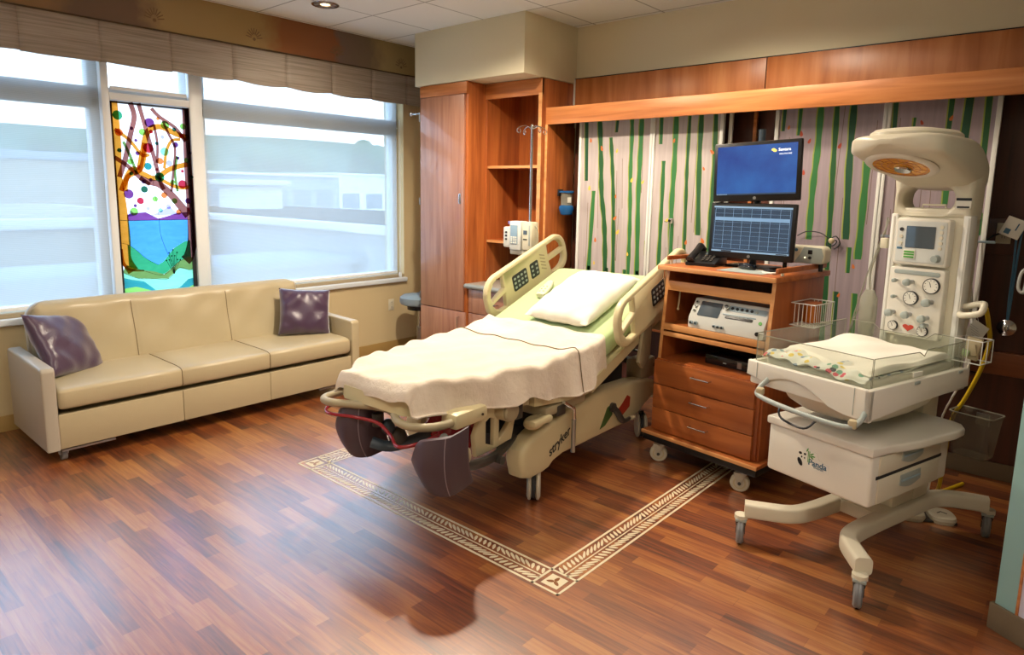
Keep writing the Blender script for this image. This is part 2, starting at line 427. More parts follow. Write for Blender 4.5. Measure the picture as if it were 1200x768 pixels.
    def loft(s, rings, m, cap=True):
        t = bmesh.new(); rr = [[t.verts.new(p) for p in ring] for ring in rings]; n = len(rings[0])
        for a, b in zip(rr, rr[1:]):
            for k in range(n): t.faces.new((a[k], a[(k+1) % n], b[(k+1) % n], b[k]))
        if cap: t.faces.new(rr[0][::-1]); t.faces.new(rr[-1])
        bmesh.ops.recalc_face_normals(t, faces=t.faces)
        return s._take(t, m)
    def poly(s, pts, m):
        t = bmesh.new(); t.faces.new([t.verts.new(p) for p in pts]); return s._take(t, m)
    def plate(s, outline, holes, thick, m, bev=.004, mtx=None):
        """flat plate with holes (outline in local xy, thickness along z, centred)"""
        cu = bpy.data.curves.new('p', 'CURVE'); cu.dimensions = '2D'; cu.fill_mode = 'BOTH'
        cu.extrude = max(thick/2 - bev, .0005); cu.bevel_depth = bev; cu.bevel_resolution = 2; cu.offset = -bev
        for o in [outline] + list(holes):
            sp = cu.splines.new('POLY'); sp.points.add(len(o)-1); sp.use_cyclic_u = True
            for i, p in enumerate(o): sp.points[i].co = (p[0], p[1], 0, 1)
        ob = bpy.data.objects.new('p', cu); COL.objects.link(ob)
        dg = bpy.context.evaluated_depsgraph_get(); me = bpy.data.meshes.new_from_object(ob.evaluated_get(dg))
        t = bmesh.new(); t.from_mesh(me); bmesh.ops.remove_doubles(t, verts=t.verts, dist=1e-5)
        bpy.data.objects.remove(ob); bpy.data.curves.remove(cu); bpy.data.meshes.remove(me)
        return s._take(t, m, mtx)
    def text(s, txt, size, m, mtx, ext=.0006, shear=0, bold=0):
        cu = bpy.data.curves.new('t', 'FONT'); cu.body = txt; cu.size = size; cu.extrude = ext; cu.align_x = 'CENTER'; cu.align_y = 'CENTER'; cu.shear = shear; cu.offset = bold
        ob = bpy.data.objects.new('t', cu); COL.objects.link(ob)
        dg = bpy.context.evaluated_depsgraph_get(); me = bpy.data.meshes.new_from_object(ob.evaluated_get(dg))
        t = bmesh.new(); t.from_mesh(me)
        bpy.data.objects.remove(ob); bpy.data.curves.remove(cu); bpy.data.meshes.remove(me)
        return s._take(t, m, mtx)
    def build(s, name, parent=None, label=None, loc=None, rot=None, sharp=38):
        me = bpy.data.meshes.new(name)
        for m in s.mats: me.materials.append(M[m])
        for f in s.bm.faces: f.smooth = True
        for e in s.bm.edges:
            if len(e.link_faces) == 2 and e.calc_face_angle(0) > R(sharp): e.smooth = False
        s.bm.to_mesh(me); s.bm.free()
        o = bpy.data.objects.new(name, me); COL.objects.link(o)
        if parent: o.parent = parent
        if loc: o.location = loc
        if rot: o.rotation_euler = rot
        if label: o['label'] = label
        return o

def tag(o, label, cat, group=None, kind=None):
    o['label'] = label; o['category'] = cat
    if group: o['group'] = group
    if kind: o['kind'] = kind
    return o
def thing(name, label, cat, loc=(0, 0, 0), rz=0, group=None, rot=None):
    o = bpy.data.objects.new(name, None); COL.objects.link(o); o.location = loc; o.rotation_euler = rot or (0, 0, rz); o.empty_display_size = .05
    return tag(o, label, cat, group)
def struct(o): o['kind'] = 'structure'; return o
def copy_tree(o, parent=None):
    c = o.copy(); COL.objects.link(c); c.parent = parent
    for ch in [x for x in bpy.data.objects if x.parent == o]: copy_tree(ch, c)
    return c
def rrect(w, h, r, n=6, cx=0, cy=0):
    p = []
    for qx, qy, a0 in ((1, 1, 0), (-1, 1, 90), (-1, -1, 180), (1, -1, 270)):
        for k in range(n+1):
            a = R(a0 + 90*k/n); p.append((cx + qx*(w/2-r) + r*math.cos(a), cy + qy*(h/2-r) + r*math.sin(a)))
    return p
def superring(c, a, b, ax, ay, e=4, n=36):
    """superellipse ring centred c with half axes a (along ax), b (along ay)"""
    c, ax, ay = Vector(c), Vector(ax), Vector(ay); out = []
    for k in range(n):
        t = 2*math.pi*k/n; ct, st = math.cos(t), math.sin(t)
        out.append(c + ax*(a*math.copysign(abs(ct)**(2/e), ct)) + ay*(b*math.copysign(abs(st)**(2/e), st)))
    return out
def basis(o, x, y, z):
    return Matrix(((x[0], y[0], z[0], o[0]), (x[1], y[1], z[1], o[1]), (x[2], y[2], z[2], o[2]), (0, 0, 0, 1)))
FRONT = lambda o: basis(o, (1, 0, 0), (0, 0, 1), (0, -1, 0))   # text/plate facing -y
SIDE = lambda o: basis(o, (0, 1, 0), (0, 0, 1), (1, 0, 0))     # facing +x

# ================================================================== THE ROOM
XW, YH, ZC = -5.2, 4.66, 2.93
XR, YF = 2.3, -1.7
b = MB(); b.bx(XW-.3, XR, YF, YH+.05, -.12, 0, 'floor_planks'); floor = struct(b.build('floor'))
b = MB(); b.bx(XW-.3, XR, YF, YH+.05, ZC, ZC+.1, 'ceiling_tiles'); struct(b.build('ceiling'))
# window wall with its opening
WY0, WY1, WZ0, WZ1 = -.6, 4.32, .735, 2.62
b = MB()
b.bx(XW-.3, XW, YF, YH+.05, 0, WZ0, 'plaster_left'); b.bx(XW-.3, XW, YF, YH+.05, WZ1, ZC, 'plaster_left')
b.bx(XW-.3, XW, YF, WY0, WZ0, WZ1, 'plaster_left'); b.bx(XW-.3, XW, WY1, YH+.05, WZ0, WZ1, 'plaster_left')
struct(b.build('wall_left'))
b = MB(); b.bx(XW, XR, YH, YH+.05, 0, ZC, 'cream_paint')
struct(b.build('wall_back'))
b = MB(); b.bx(XR, XR+.1, YF, YH+.05, 0, ZC, 'cream_paint'); struct(b.build('wall_right'))
b = MB(); b.bx(XW, XR, YF-.1, YF, 0, ZC, 'cream_paint'); struct(b.build('wall_front'))
b = MB(); b.bx(XW, XW+.012, YF, YH, 0, .105, 'base_vinyl', bev=.003); struct(b.build('baseboard_left'))
b = MB(); b.bx(-3.36, -.0, YH-.034, YH-.02, 0, .10, 'base_dark', bev=.003); struct(b.build('baseboard_back'))
# soffit above the wardrobe
b = MB(); b.bx(-4.64, -3.395, 3.99, YH, 2.487, ZC, 'cream_paint', bev=.002); o = struct(b.build('soffit'))
# wood frieze, its seams, and the panelling behind the sliding boards
b = MB()
b.bx(-3.40, -1.815, YH-.02, YH, 2.2, 2.52, 'wood_frieze', bev=.001); b.bx(-1.808, .6, YH-.02, YH, 2.2, 2.52, 'wood_frieze', bev=.001)
b.bx(-1.815, -1.808, YH-.008, YH, 2.2, 2.52, 'black'); b.bx(-3.40, -3.388, YH-.03, YH, 2.2, 2.52, 'trim_white')
b.bx(-3.4, .6, YH-.022, YH-.0, 2.52, 2.526, 'black')
struct(b.build('trim_1'))
b = MB(); b.bx(-3.37, .9, YH-.02, YH, 0, 2.2, 'wood_dark'); struct(b.build('wall_panelling'))
b = MB(); b.bx(-3.30, .9, YH-.055, YH-.02, .62, .75, 'wood_band', bev=.004); b.bx(-3.30, .9, YH-.04, YH-.02, 1.30, 1.50, 'wood_dark', bev=.003); struct(b.build('trim_2'))
# jamb of the wall that ends at the right edge of the view
bs = (.862, -.507); nx = (-.507, -.862)
def stubp(d, w): return (-.135 + bs[0]*d + .507*w, 2.955 + bs[1]*d + .862*w)
b = MB()
b.prism([stubp(0, 0), stubp(.075, 0), stubp(.075, .12), stubp(0, .12)], 'xy', .10, ZC, 'teal_paint', bev=.004)
b.prism([stubp(.083, .002), stubp(1.5, .002), stubp(1.5, .12), stubp(.083, .12)], 'xy', .10, ZC, 'lavender_paint')
b.prism([stubp(.075, -.004), stubp(.083, -.004), stubp(.083, .1), stubp(.075, .1)], 'xy', .10, ZC, 'wood_h')
struct(b.build('wall_corner'))
b = MB(); b.prism([stubp(-.012, -.012), stubp(1.5, -.012), stubp(1.5, .13), stubp(-.012, .13)], 'xy', 0, .105, 'base_dark', bev=.004); struct(b.build('baseboard_right'))

# inlaid border in the floor
def inlay():
    b = MB(); z = .0012
    xL, xR, y0, y1, w = -3.385, -1.466, 1.998, 4.25, .142
    lw = .011
    def rect(x0, x1, ya, yb, m='inlay', zz=z): b.bx(x0, x1, ya, yb, -.0005, zz, m)
    def leaf(cx, cy, ang, L, W, m='inlay', zz=z):
        pts = []
        for k in range(12):
            t = 2*math.pi*k/12; px = L/2*math.cos(t); py = W/2*math.sin(t)*(1 - .25*math.cos(t))
            pts.append((cx + px*math.cos(ang) - py*math.sin(ang), cy + px*math.sin(ang) + py*math.cos(ang)))
        b.prism(pts, 'xy', -.0005, zz, m)
    def run(ax, a, c, o0, o1, flip):
        """border run: along x ('x') or y between a and c; o0 outer edge, o1 inner edge"""
        mid = (o0+o1)/2
        for p in (o0, o1):
            s = lw if p == min(o0, o1) else -lw
            lo, hi = sorted((p, p+s))
            rect(a, c, lo, hi) if ax == 'x' else rect(lo, hi, a, c)
        rect(a, c, mid-.003, mid+.003) if ax == 'x' else rect(mid-.003, mid+.003, a, c)
        n = int((c-a)/.0285); step = (c-a)/n
        for i in range(n):
            t = a + (i+.5)*step; g = (i//6) % 2
            for side in (0, 1):
                long_ = (g + side) % 2
                q = mid + (1 if side else -1)*.031
                ang = R(32 if long_ else 60)*(1 if (side == 0) != flip else -1)
                Lf, Wf = (.060, .0115) if long_ else (.043, .0145)
                if ax == 'x': leaf(t, q, ang, Lf, Wf)
                else: leaf(q, t, math.pi/2 - ang, Lf, Wf)
    run('x', xL+w, xR-w, y0, y0+w, False)
    run('y', y0+w, y1, xR, xR-w, True)
    run('y', y0+w, y1, xL, xL+w, False)
    for cx in (xL+w/2, xR-w/2):
        cy = y0+w/2; h = w/2
        for s in (-1, 1):
            rect(cx-h, cx+h, cy+s*h-(lw if s > 0 else 0), cy+s*h+(lw if s < 0 else 0)); rect(cx+s*h-(lw if s > 0 else 0), cx+s*h+(lw if s < 0 else 0), cy-h, cy+h)
        rect(cx-h*.58, cx+h*.58, cy-h*.58, cy+h*.58)
        for a in (90, 210, 330): leaf(cx+.018*math.cos(R(a)), cy+.018*math.sin(R(a)), R(a), .034, .017, 'inlay_dark', z+.0004)
    o = b.build('border_inlay', floor, label='cream leaf-pattern border inlaid in the plank floor'); return o
inlay()

# ------------------------------------------------------------------ windows
def window(n, y0, y1, panes=True):
    """aluminium frame between y0 and y1 with a transom bar"""
    b = MB(); x0, x1 = XW-.20, XW-.10; t = .055
    b.bx(x0, x1, y0, y0+t, WZ0, WZ1, 'frame_white', bev=.006); b.bx(x0, x1, y1-t, y1, WZ0, WZ1, 'frame_white', bev=.006)
    b.bx(x0, x1, y0, y1, WZ0, WZ0+t, 'frame_white', bev=.006); b.bx(x0, x1, y0, y1, WZ1-t, WZ1, 'frame_white', bev=.006)
    b.bx(x0, x1, y0, y1, 2.12, 2.26, 'frame_grey', bev=.006); b.bx(x0-.0, x1+.01, y0, y1, 2.185, 2.195, 'frame_white')
    o = b.build('window_%d' % n); struct(o)
    g = MB(); g.bx(XW-.152, XW-.146, y0+t, y1-t, WZ0+t, 2.12, 'pane'); g.bx(XW-.152, XW-.146, y0+t, y1-t, 2.26, WZ1-t, 'pane'); g.build('pane', o)
    return o
window(1, WY0, 1.70); window(3, 2.385, WY1)
# centre light holds the stained glass; its own frame is deeper
b = MB()
for y in (1.70, 2.29):
    b.bx(XW-.20, XW-.02, y, y+.05 if y < 2 else y+.095, WZ0, WZ1, 'frame_white', bev=.006)
b.bx(XW-.20, XW-.02, 1.75, 2.29, 2.175, 2.225, 'frame_white', bev=.006); b.bx(XW-.20, XW-.06, 1.75, 2.29, 2.225, 2.26, 'frame_grey')
b.bx(XW-.20, XW-.02, 1.75, 2.29, WZ0, WZ0+.06, 'frame_white', bev=.006)
b.bx(XW-.20, XW-.10, 1.75, 2.29, WZ1-.05, WZ1, 'frame_white')
w2 = struct(b.build('window_2'))
b = MB(); b.bx(XW-.152, XW-.146, 1.75, 2.29, 2.26, WZ1-.05, 'pane'); b.build('pane', w2)
b = MB(); b.bx(XW-.1, XW+.035, WY0, WY1+.02, WZ0-.045, WZ0, 'sill_white', bev=.01, seg=3); b.bx(XW-.1, XW+.0, WY0, WY1, WZ0, WZ0+.03, 'sill_beige', bev=.003); struct(b.build('trim_3'))

# stained glass: a wide landscape with two trees, built from pieces of coloured glass
def stained_panel():
    y0, y1, z0, z1 = 1.755, 2.285, .80, 2.17
    X0 = XW-.052
    W, H = y1-y0, z1-z0
    root = thing('stained_glass_panel', 'tall stained glass panel of a fruiting tree and blue lake between two shaded windows', 'stained glass', (X0, y0, z0))
    b = MB(); t = .012
    for (a, c, d, e) in ((0, t, 0, H), (W-t*2, W, 0, H), (0, W, 0, t), (0, W, H-t, H)): b.bx(-.012, .012, a, c, d, e, 'cable_dark')
    b.build('lead_frame', root)
    g = MB(); lay = [0]
    def up(): lay[0] += .0006; return lay[0]
    def P(pts, m, lead=True):
        x = up(); g.poly([(x, p[0]*W, p[1]*H) for p in pts], m)
    def line(pts, w, m, smooth=6):
        c = catmull([(0, p[0]*W, p[1]*H) for p in pts], smooth); x = up(); n = len(c); L = []; Rr = []
        for i, p in enumerate(c):
            d = (c[min(i+1, n-1)] - c[max(i-1, 0)]).normalized(); nn = Vector((0, -d.z, d.y)); ww = w if not isinstance(w, tuple) else w[0]+(w[1]-w[0])*i/(n-1)
            L.append(p+nn*ww/2); Rr.append(p-nn*ww/2)
        for i in range(n-1): g.poly([(x, q.y, q.z) for q in (L[i], L[i+1], Rr[i+1], Rr[i])], m)
    def disc(cx, cy, r, m, n=20): x = up(); g.poly([(x, cx*W + r*math.cos(2*math.pi*k/n), cy*H + r*math.sin(2*math.pi*k/n)) for k in range(n)], m)
    g.bx(-.003, 0, 0, W, 0, H, 'g_white')
    # lake, hills, lawns: heights as fractions of the panel (0 at the bottom)
    def pw(pts):
        def f(x):
            if x <= pts[0][0]: return pts[0][1]
            for (a, b_), (c, d) in zip(pts, pts[1:]):
                if x <= c: return b_ + (d-b_)*(x-a)/(c-a)
            return pts[-1][1]
        return f
    hills = [(.12, .27), (.20, .245), (.30, .20), (.48, .155), (.55, .17), (.70, .24), (.85, .275), (.92, .28)]
    olive = [(0, .11), (.06, .165), (.22, .135), (.42, .12), (.55, .10), (.62, .12), (.78, .17), (.9, .19), (1, .18)]
    mint = [(0, .13), (.2, .09), (.42, .08), (.6, .075), (.76, .13), (.9, .115), (1, .12)]
    bush = [(0, .10), (.12, .085), (.28, .07), (.42, .02), (.45, 0), (.66, 0), (.78, .03), (.88, .065), (1, .07)]
    lime = [(0, .04), (.18, .045), (.36, .02), (.4, 0), (.8, 0), (.92, .025), (1, .035)]
    def band(top, bot, m, xa=0, xb=1, n=40):
        x0_ = up(); ft, fb = pw(top), pw(bot)
        for i in range(n):
            a, c = xa + (xb-xa)*i/n, xa + (xb-xa)*(i+1)/n
            if ft(a) > fb(a)+.001 or ft(c) > fb(c)+.001:
                g.poly([(x0_, a*W, max(ft(a), fb(a)+.0002)*H), (x0_, c*W, max(ft(c), fb(c)+.0002)*H), (x0_, c*W, fb(c)*H), (x0_, a*W, fb(a)*H)], m)
    P([(.12, .415), (.17, .45), (.24, .425)], 'g_lilac'); P([(.42, .42), (.58, .45), (.68, .47), (.80, .425)], 'g_lilac')
    band([(.0, .41), (.18, .435), (.36, .44), (.52, .405), (.62, .415), (.8, .435), (1, .44)], [(0, .395), (1, .395)], 'g_plum', .12, .92)
    band([(0, .395), (1, .395)], hills, 'g_sky', .12, .92)
    band(hills, olive, 'g_hill', .10, .94)
    band(olive, mint, 'g_olive'); band(mint, bush, 'g_mint'); band(bush, lime, 'g_teal'); band(lime, [(0, 0), (1, 0)], 'g_lime')
    line([(0, .40), (.2, .397), (.97, .397)], .004, 'g_lead')
    for pts in (([(.03, .28), (.15, .26), (.35, .185), (.48, .155)]), ([(.0, .13), (.2, .09), (.42, .08), (.6, .075), (.76, .13), (.9, .115), (1, .12)]), ([(.06, .165), (.3, .125), (.55, .10), (.78, .17), (1, .185)]),
                [(.50, .7), (.48, .58), (.52, .45), (.53, .33), (.58, .25), (.66, .17)]): line(pts, .0025, 'g_lead')
    for a in range(-60, 61, 15):
        l_ = .075 if a % 30 == 0 else .055
        line([(.68, .10), (.68 + l_*1.4*math.sin(R(a)), .10 + .02 + l_*1.5*math.cos(R(a)))], .0028, 'g_lead', 0); disc(.68 + l_*1.4*math.sin(R(a)), .12 + l_*1.5*math.cos(R(a)), .006, 'g_dkgreen', 8)
    # trunks and boughs
    line([(.04, 1.0), (.05, .8), (.03, .62), (.06, .45), (.07, .3), (.06, .2), (.14, .13)], (.05, .075), 'g_gold')
    line([(.0, .25), (.02, .18), (.10, .14), (.28, .13)], (.03, .01), 'g_gold')
    line([(.96, 1.0), (.95, .7), (.96, .5), (.96, .3), (.90, .2), (.84, .17)], (.05, .085), 'g_brown')
    for pts, w, m in ((([(.05, .62), (.14, .72), (.22, .84), (.28, .93), (.24, 1)]), .026, 'g_brown'), ([(.03, .86), (.20, .81), (.34, .74), (.44, .74)], .018, 'g_gold'),
        ([(.06, .55), (.2, .66), (.34, .64), (.5, .62), (.7, .67), (.95, .70)], .028, 'g_gold'), ([(.30, .66), (.36, .76), (.44, .86), (.6, .89), (.8, .86), (.97, .84)], .03, 'g_gold'),
        ([(.3, .62), (.4, .60), (.55, .585), (.7, .53), (.82, .47), (.92, .42)], (.03, .05), 'g_brown'), ([(.0, .72), (.15, .68), (.30, .62), (.42, .585)], .022, 'g_brown'),
        ([(.5, .98), (.6, .94), (.8, .89), (.93, .82)], .02, 'g_brown'), ([(.34, 1.0), (.42, .86), (.50, .72), (.56, .6), (.6, .56)], .022, 'g_brown'),
        ([(.52, .9), (.55, .8), (.53, .7)], .014, 'g_brown'), ([(.7, .55), (.74, .66), (.78, .78), (.70, .86), (.64, .92)], .014, 'g_brown'),
        ([(.5, .63), (.7, .585), (.86, .57), (.96, .58)], .02, 'g_gold'), ([(.62, .67), (.66, .76), (.74, .82), (.86, .83)], .016, 'g_gold'),
        ([(.10, .55), (.14, .62), (.30, .66), (.36, .72), (.38, .8)], .026, 'g_gold'), ([(.12, .8), (.2, .72), (.26, .64)], .015, 'g_olive'), ([(.78, .55), (.76, .65), (.80, .74)], .014, 'g_olive')):
        line(pts, (w[0]*1.3, w[1]*1.3) if isinstance(w, tuple) else w*1.35, m)
    D = [(.07, .93, .032, 'g_green'), (.23, .87, .012, 'g_plum'), (.46, .905, .034, 'g_purple'), (.66, .90, .03, 'g_lime'), (.78, .88, .014, 'g_teal'), (.90, .90, .022, 'g_lime'), (.57, .93, .012, 'g_orange'),
         (.36, .855, .024, 'g_lime'), (.47, .86, .014, 'g_red'), (.87, .85, .016, 'g_red'), (.07, .845, .026, 'g_orange'), (.27, .81, .011, 'g_purple'), (.42, .775, .035, 'g_red'), (.06, .755, .015, 'g_dkgreen'),
         (.28, .745, .015, 'g_purple'), (.63, .76, .03, 'g_mint'), (.78, .80, .02, 'g_purple'), (.56, .71, .024, 'g_orange'), (.40, .68, .026, 'g_teal'), (.92, .72, .02, 'g_lime'), (.80, .73, .012, 'g_purple'),
         (.68, .70, .022, 'g_lilac'), (.54, .625, .034, 'g_green'), (.28, .675, .012, 'g_orange'), (.18, .64, .013, 'g_teal'), (.33, .60, .016, 'g_purple'), (.84, .59, .032, 'g_red'), (.42, .61, .013, 'g_plum'),
         (.13, .535, .033, 'g_plum'), (.33, .56, .024, 'g_dkgreen'), (.27, .50, .024, 'g_red'), (.20, .475, .012, 'g_purple'), (.18, .445+.0, .028, 'g_lime'), (.46, .51, .02, 'g_lime'), (.58, .53, .022, 'g_orange'),
         (.36, .46, .013, 'g_lilac'), (.63, .47, .018, 'g_lilac'), (.52, .45, .016, 'g_mint'), (.90, .50, .022, 'g_purple'), (.76, .44, .02, 'g_orange'), (.9, .455, .013, 'g_red'), (.70, .60, .018, 'g_lime'),
         (.60, .835, .014, 'g_lilac'), (.52, .80, .012, 'g_teal'), (.17, .70, .02, 'g_lime'), (.84, .66, .012, 'g_red'), (.71, .50, .02, 'g_lime'), (.5, .665, .01, 'g_red'), (.96, .63, .014, 'g_dkgreen'), (.96, .76, .01, 'g_purple')]
    for cx, cy, r, m in D: disc(cx, cy, r, m)
    g.build('coloured_glass', root)
stained_panel()

# roller screens (drawn down) and their headrails
def shade(y0, y1, z0, x, label, name='roller_shade'):
    root = thing(name, label, 'roller shade', (x, y0, z0), group=None)
    b = MB(); b.bx(-.0006, .0006, 0, y1-y0, 0, 2.60-z0, 'screen_shade'); b.build('screen_cloth', root)
    b = MB(); b.bx(-.006, .006, 0, y1-y0, -.018, .008, 'frame_white', bev=.003); b.build('hem_bar', root)
    b = MB(); b.cyl((0, 0, 2.60-z0), (0, y1-y0, 2.60-z0), .022, 'frame_white'); b.build('roller_tube', root)
shade(WY0+.02, 1.69, WZ0+.055, XW-.045, 'screen shade pulled down over the left window behind the end of the sofa')
shade(1.76, 2.28, 2.262, XW-.040, 'short screen shade above the stained glass panel')
shade(2.40, WY1-.05, WZ0+.055, XW-.045, 'wide screen shade pulled down over the right window beside the wardrobe')
root = thing('shade_chain', 'beaded pull loop hanging at the right edge of the right window shade', 'pull chain', (XW+.012, 4.262, .762))
b = MB()
b.tube([(0, -.006, 0), (0, -.006, 1.5), (0, .006, 1.5), (0, .006, 0)], .0022, 'trim_white', n=6, closed=True, smooth=0); b.build('chain', root)
b = MB(); b.box((0, 0, 0), (.012, .03, .05), 'frame_white', bev=.004); b.build('tension_clip', root)

# valance over the windows
root = thing('window_valance', 'long patterned valance board with a grey pleated skirt above the windows', 'valance', (XW, 0, 2.40))
VY0, VY1 = -1.6, 4.62
b = MB(); b.bx(.0, .12, VY0, VY1, .265, .53, 'valance_cloth', bev=.004)
b.build('covered_board', root)
b = MB(); b.tube([(.122, VY0, .262), (.122, VY1, .262)], .005, 'cord', n=8, smooth=0); b.build('piping', root)
for cy in (-.2, .55, 1.30, 2.02, 2.75, 3.50, 4.20):   # crests woven in the cloth
    b = MB()
    for k in range(9):
        a = R(-80 + 20*k)
        b.box((.1212, cy + .045*math.sin(a), .33 + .045*math.cos(a)*1.2), (.0014, .007, .045), 'board_weave', rot=(-a, 0, 0))
    b.ell((.1205, cy, .325), (.002, .012, .012), 'board_weave', n=10)
    b.build('crest_motif', root)
pl = [-1.6, -1.06, -.52, .02, .52, .98, 1.355, 1.73, 2.10, 2.48, 2.86, 3.24, 3.63, 4.0, 4.32, 4.62]
pl = [-1.6, -1.0, -.42, .14, .68, 1.23, 1.68, 2.13, 2.58, 3.03, 3.46, 3.88, 4.28, 4.62]
b = MB()
for i, (p, q) in enumerate(zip(pl, pl[1:])):
    w = q-p
    def f(u, v, p=p, w=w, i=i):
        y = p + w*u
        sag = .012*math.sin(math.pi*u) - .004*math.sin(5*u + i)
        x = .112 + .008*math.sin(math.pi*u)*(1-v) - .004*v
        edge = min(u, 1-u); x -= .014*max(0, 1-edge/.03)
        return (x, y, .262*v + (1-v)*(-sag))
    b.surf(f, 24, 6, 'skirt_cloth', thick=.004)
b.build('pleated_skirt', root, sharp=60)

# small bracket hook at the valance end, beside the wardrobe
b = MB(); b.cyl((0, 0, 0), (0, -.13, 0), .007, 'chrome'); b.cyl((0, -.0, 0), (0, -.012, 0), .018, 'chrome'); b.ell((0, -.135, .0), (.012, .014, .018), 'chrome')
b.cyl((0, -.06, 0), (0, -.09, .0), .012, 'chrome')
b.mats = b.mats
o = b.build('coat_hook'); o.rotation_euler = (0, 0, R(-90)); o.location = (-4.585, 4.012, 2.262); tag(o, 'small chrome hook on the side of the wardrobe below the valance end', 'hook')

# wall outlet under the right window
def outlet(x, y, z, face, label):
    root = thing('wall_outlet', label, 'outlet', (x, y, z), rz=face)
    b = MB(); b.bx(-.035, .035, -.006, 0, -.057, .057, 'dev_ivory', bev=.003); b.build('cover_plate', root)
    for dz in (-.024, .024):
        b = MB(); b.bx(-.016, .016, -.009, -.005, dz-.014, dz+.014, 'warm_shell', bev=.003)
        for s in (-.006, .006): b.bx(s-.001, s+.001, -.0095, -.008, dz-.003, dz+.007, 'black')
        b.build('socket', root)
outlet(XW, 4.15, .47, R(90), 'ivory wall outlet under the window beside the grey stool')
outlet(-.40, YH-.042, 1.42, 0, 'ivory wall outlet on the dark panelling behind the hanging badge')

# recessed downlights
def downlight(x, y, label, power, spot=1.75, col=(1, .85, .66), rad=.06):
    root = thing('recessed_downlight', label, 'ceiling light', (x, y, ZC))
    b = MB(); b.lathe([(.098, -.006), (.10, -.004), (.098, 0), (.082, .0), (.082, -.006)], 'chrome', cap=False); b.build('trim_ring', root)
    b = MB()
    b.lathe([(.081, -.004), (.06, -.003), (.034, -.002), (.034, .0), (.081, .0)], 'steel', cap=False)
    for k in range(16):
        a = 2*math.pi*k/16; b.box((.058*math.cos(a), .058*math.sin(a), -.004), (.036, .007, .001), 'amber' if k % 2 else 'white_paper', rot=(0, 0, a))
    b.build('reflector', root)
    b = MB(); b.lathe([(.030, -.0055), (.036, -.003), (.036, -.001)], 'lamp_glow'); b.build('lamp', root)
    ld = bpy.data.lights.new('downlight', 'SPOT'); ld.energy = power; ld.color = col; ld.spot_size = R(158); ld.spot_blend = .6; ld.shadow_soft_size = rad
    lo = bpy.data.objects.new('downlight_lamp', ld); COL.objects.link(lo); lo.location = (x, y, ZC-.03)
    return root
downlight(-4.46, 2.98, 'round recessed ceiling light near the windows above the sofa end', 14)
downlight(-3.10, 2.93, 'round recessed ceiling light over the bed', 205)
downlight(-1.35, 3.35, 'round recessed ceiling light over the equipment cart', 22, rad=.1)
downlight(-1.35, .9, 'added round ceiling fill light over the open floor', 22, rad=.15)  # weak fill lamp added out of view
downlight(-3.6, .6, 'added round ceiling fill light over the floor in front of the sofa', 14, rad=.15)  # unseen lamp added as soft fill on the sofa side

downlight(-1.75, 3.72, 'round recessed ceiling light close to the headwall above the monitors', 78, rad=.12)

def fill_panel(x, y, label, power):  # unseen panel added as fill for surfaces facing the camera
    root = thing('added_fill_panel', label, 'ceiling light', (x, y, ZC))
    b = MB()
    for (a, c, d, e) in ((-.61, .61, -.305, -.285), (-.61, .61, .285, .305), (-.61, -.59, -.305, .305), (.59, .61, -.305, .305)): b.bx(a, c, d, e, -.012, 0, 'dev_white', bev=.003)
    b.build('frame', root)
    b = MB(); b.bx(-.59, .59, -.285, .285, -.006, -.002, 'lamp_glow'); b.build('diffuser', root)
    ld = bpy.data.lights.new('fill_panel', 'AREA'); ld.shape = 'RECTANGLE'; ld.size = 1.15; ld.size_y = .55; ld.energy = power; ld.color = (1, .92, .80)
    lo = bpy.data.objects.new('fill_panel_lamp', ld); COL.objects.link(lo); lo.location = (x, y, ZC-.02)
fill_panel(-2.4, .1, 'added rectangular fill light panel above the open floor', 17)
fill_panel(.5, .9, 'added rectangular fill light panel near the entrance side', 18)

# ------------------------------------------------------------------ outside
def ext_building(name, x0, x1, y0, y1, z1, m, label, cat='building', coping='ext_white', wins=None, cop=.12):
    root = thing(name, label, cat, ((x0+x1)/2, (y0+y1)/2, -6))
    cx, cy = (x0+x1)/2, (y0+y1)/2
    b = MB(); b.bx(x0-cx, x1-cx, y0-cy, y1-cy, 0, z1+6, m, bev=.02); b.build('wall', root)
    b = MB(); b.bx(x0-cx-.15, x1-cx+.15, y0-cy-.15, y1-cy+.15, z1+6-cop, z1+6, coping, bev=.02); b.build('coping', root)
    if wins:
        for (ya, yb, za, zb) in wins:
            w = MB(); w.bx(x1-cx-.05, x1-cx+.03, ya-cy, yb-cy, za+6, zb+6, 'ext_glass', bev=.01); w.build('window', root)
    return root
ext_building('low_parapet', -9.0, -8.0, -8, 5.7, .66, 'concrete', 'pale low parapet just outside the windows', 'parapet', 'ext_grey', cop=.10)
ext_building('roof_wing', -17, -6.6, 5.85, 10, 1.10, 'concrete', 'pale flat-roofed wing with white coping seen through the right window', 'building')
ext_building('low_roof', -20, -12, -10, 5.2, 1.07, 'ext_beige', 'low beige flat roof seen through the left window', 'building', 'ext_white', cop=.16)
ext_building('long_building', -40, -30, -25, 13.2, 2.76, 'ext_beige', 'long beige building beyond the low roof', 'building', 'ext_grey', cop=.30)
ext_building('office_block', -42, -32, 14.5, 22, 2.3, 'ext_grey', 'grey office block seen through the right window', 'building', wins=[(15+1.4*k, 16+1.4*k, .2, 1.5) for k in range(5)])
ext_building('stepped_block', -46, -34, 23, 36, 2.5, 'ext_white', 'white stepped block farthest right beyond the right window', 'building', wins=[(23.6+1.7*k, 24.8+1.7*k, .4, 1.3) for k in range(7)])
ext_building('roof_hut', -16, -14.5, 7.6, 8.4, 1.75, 'ext_white', 'small white rooftop box standing on the flat-roofed wing', 'rooftop unit')
b = MB()
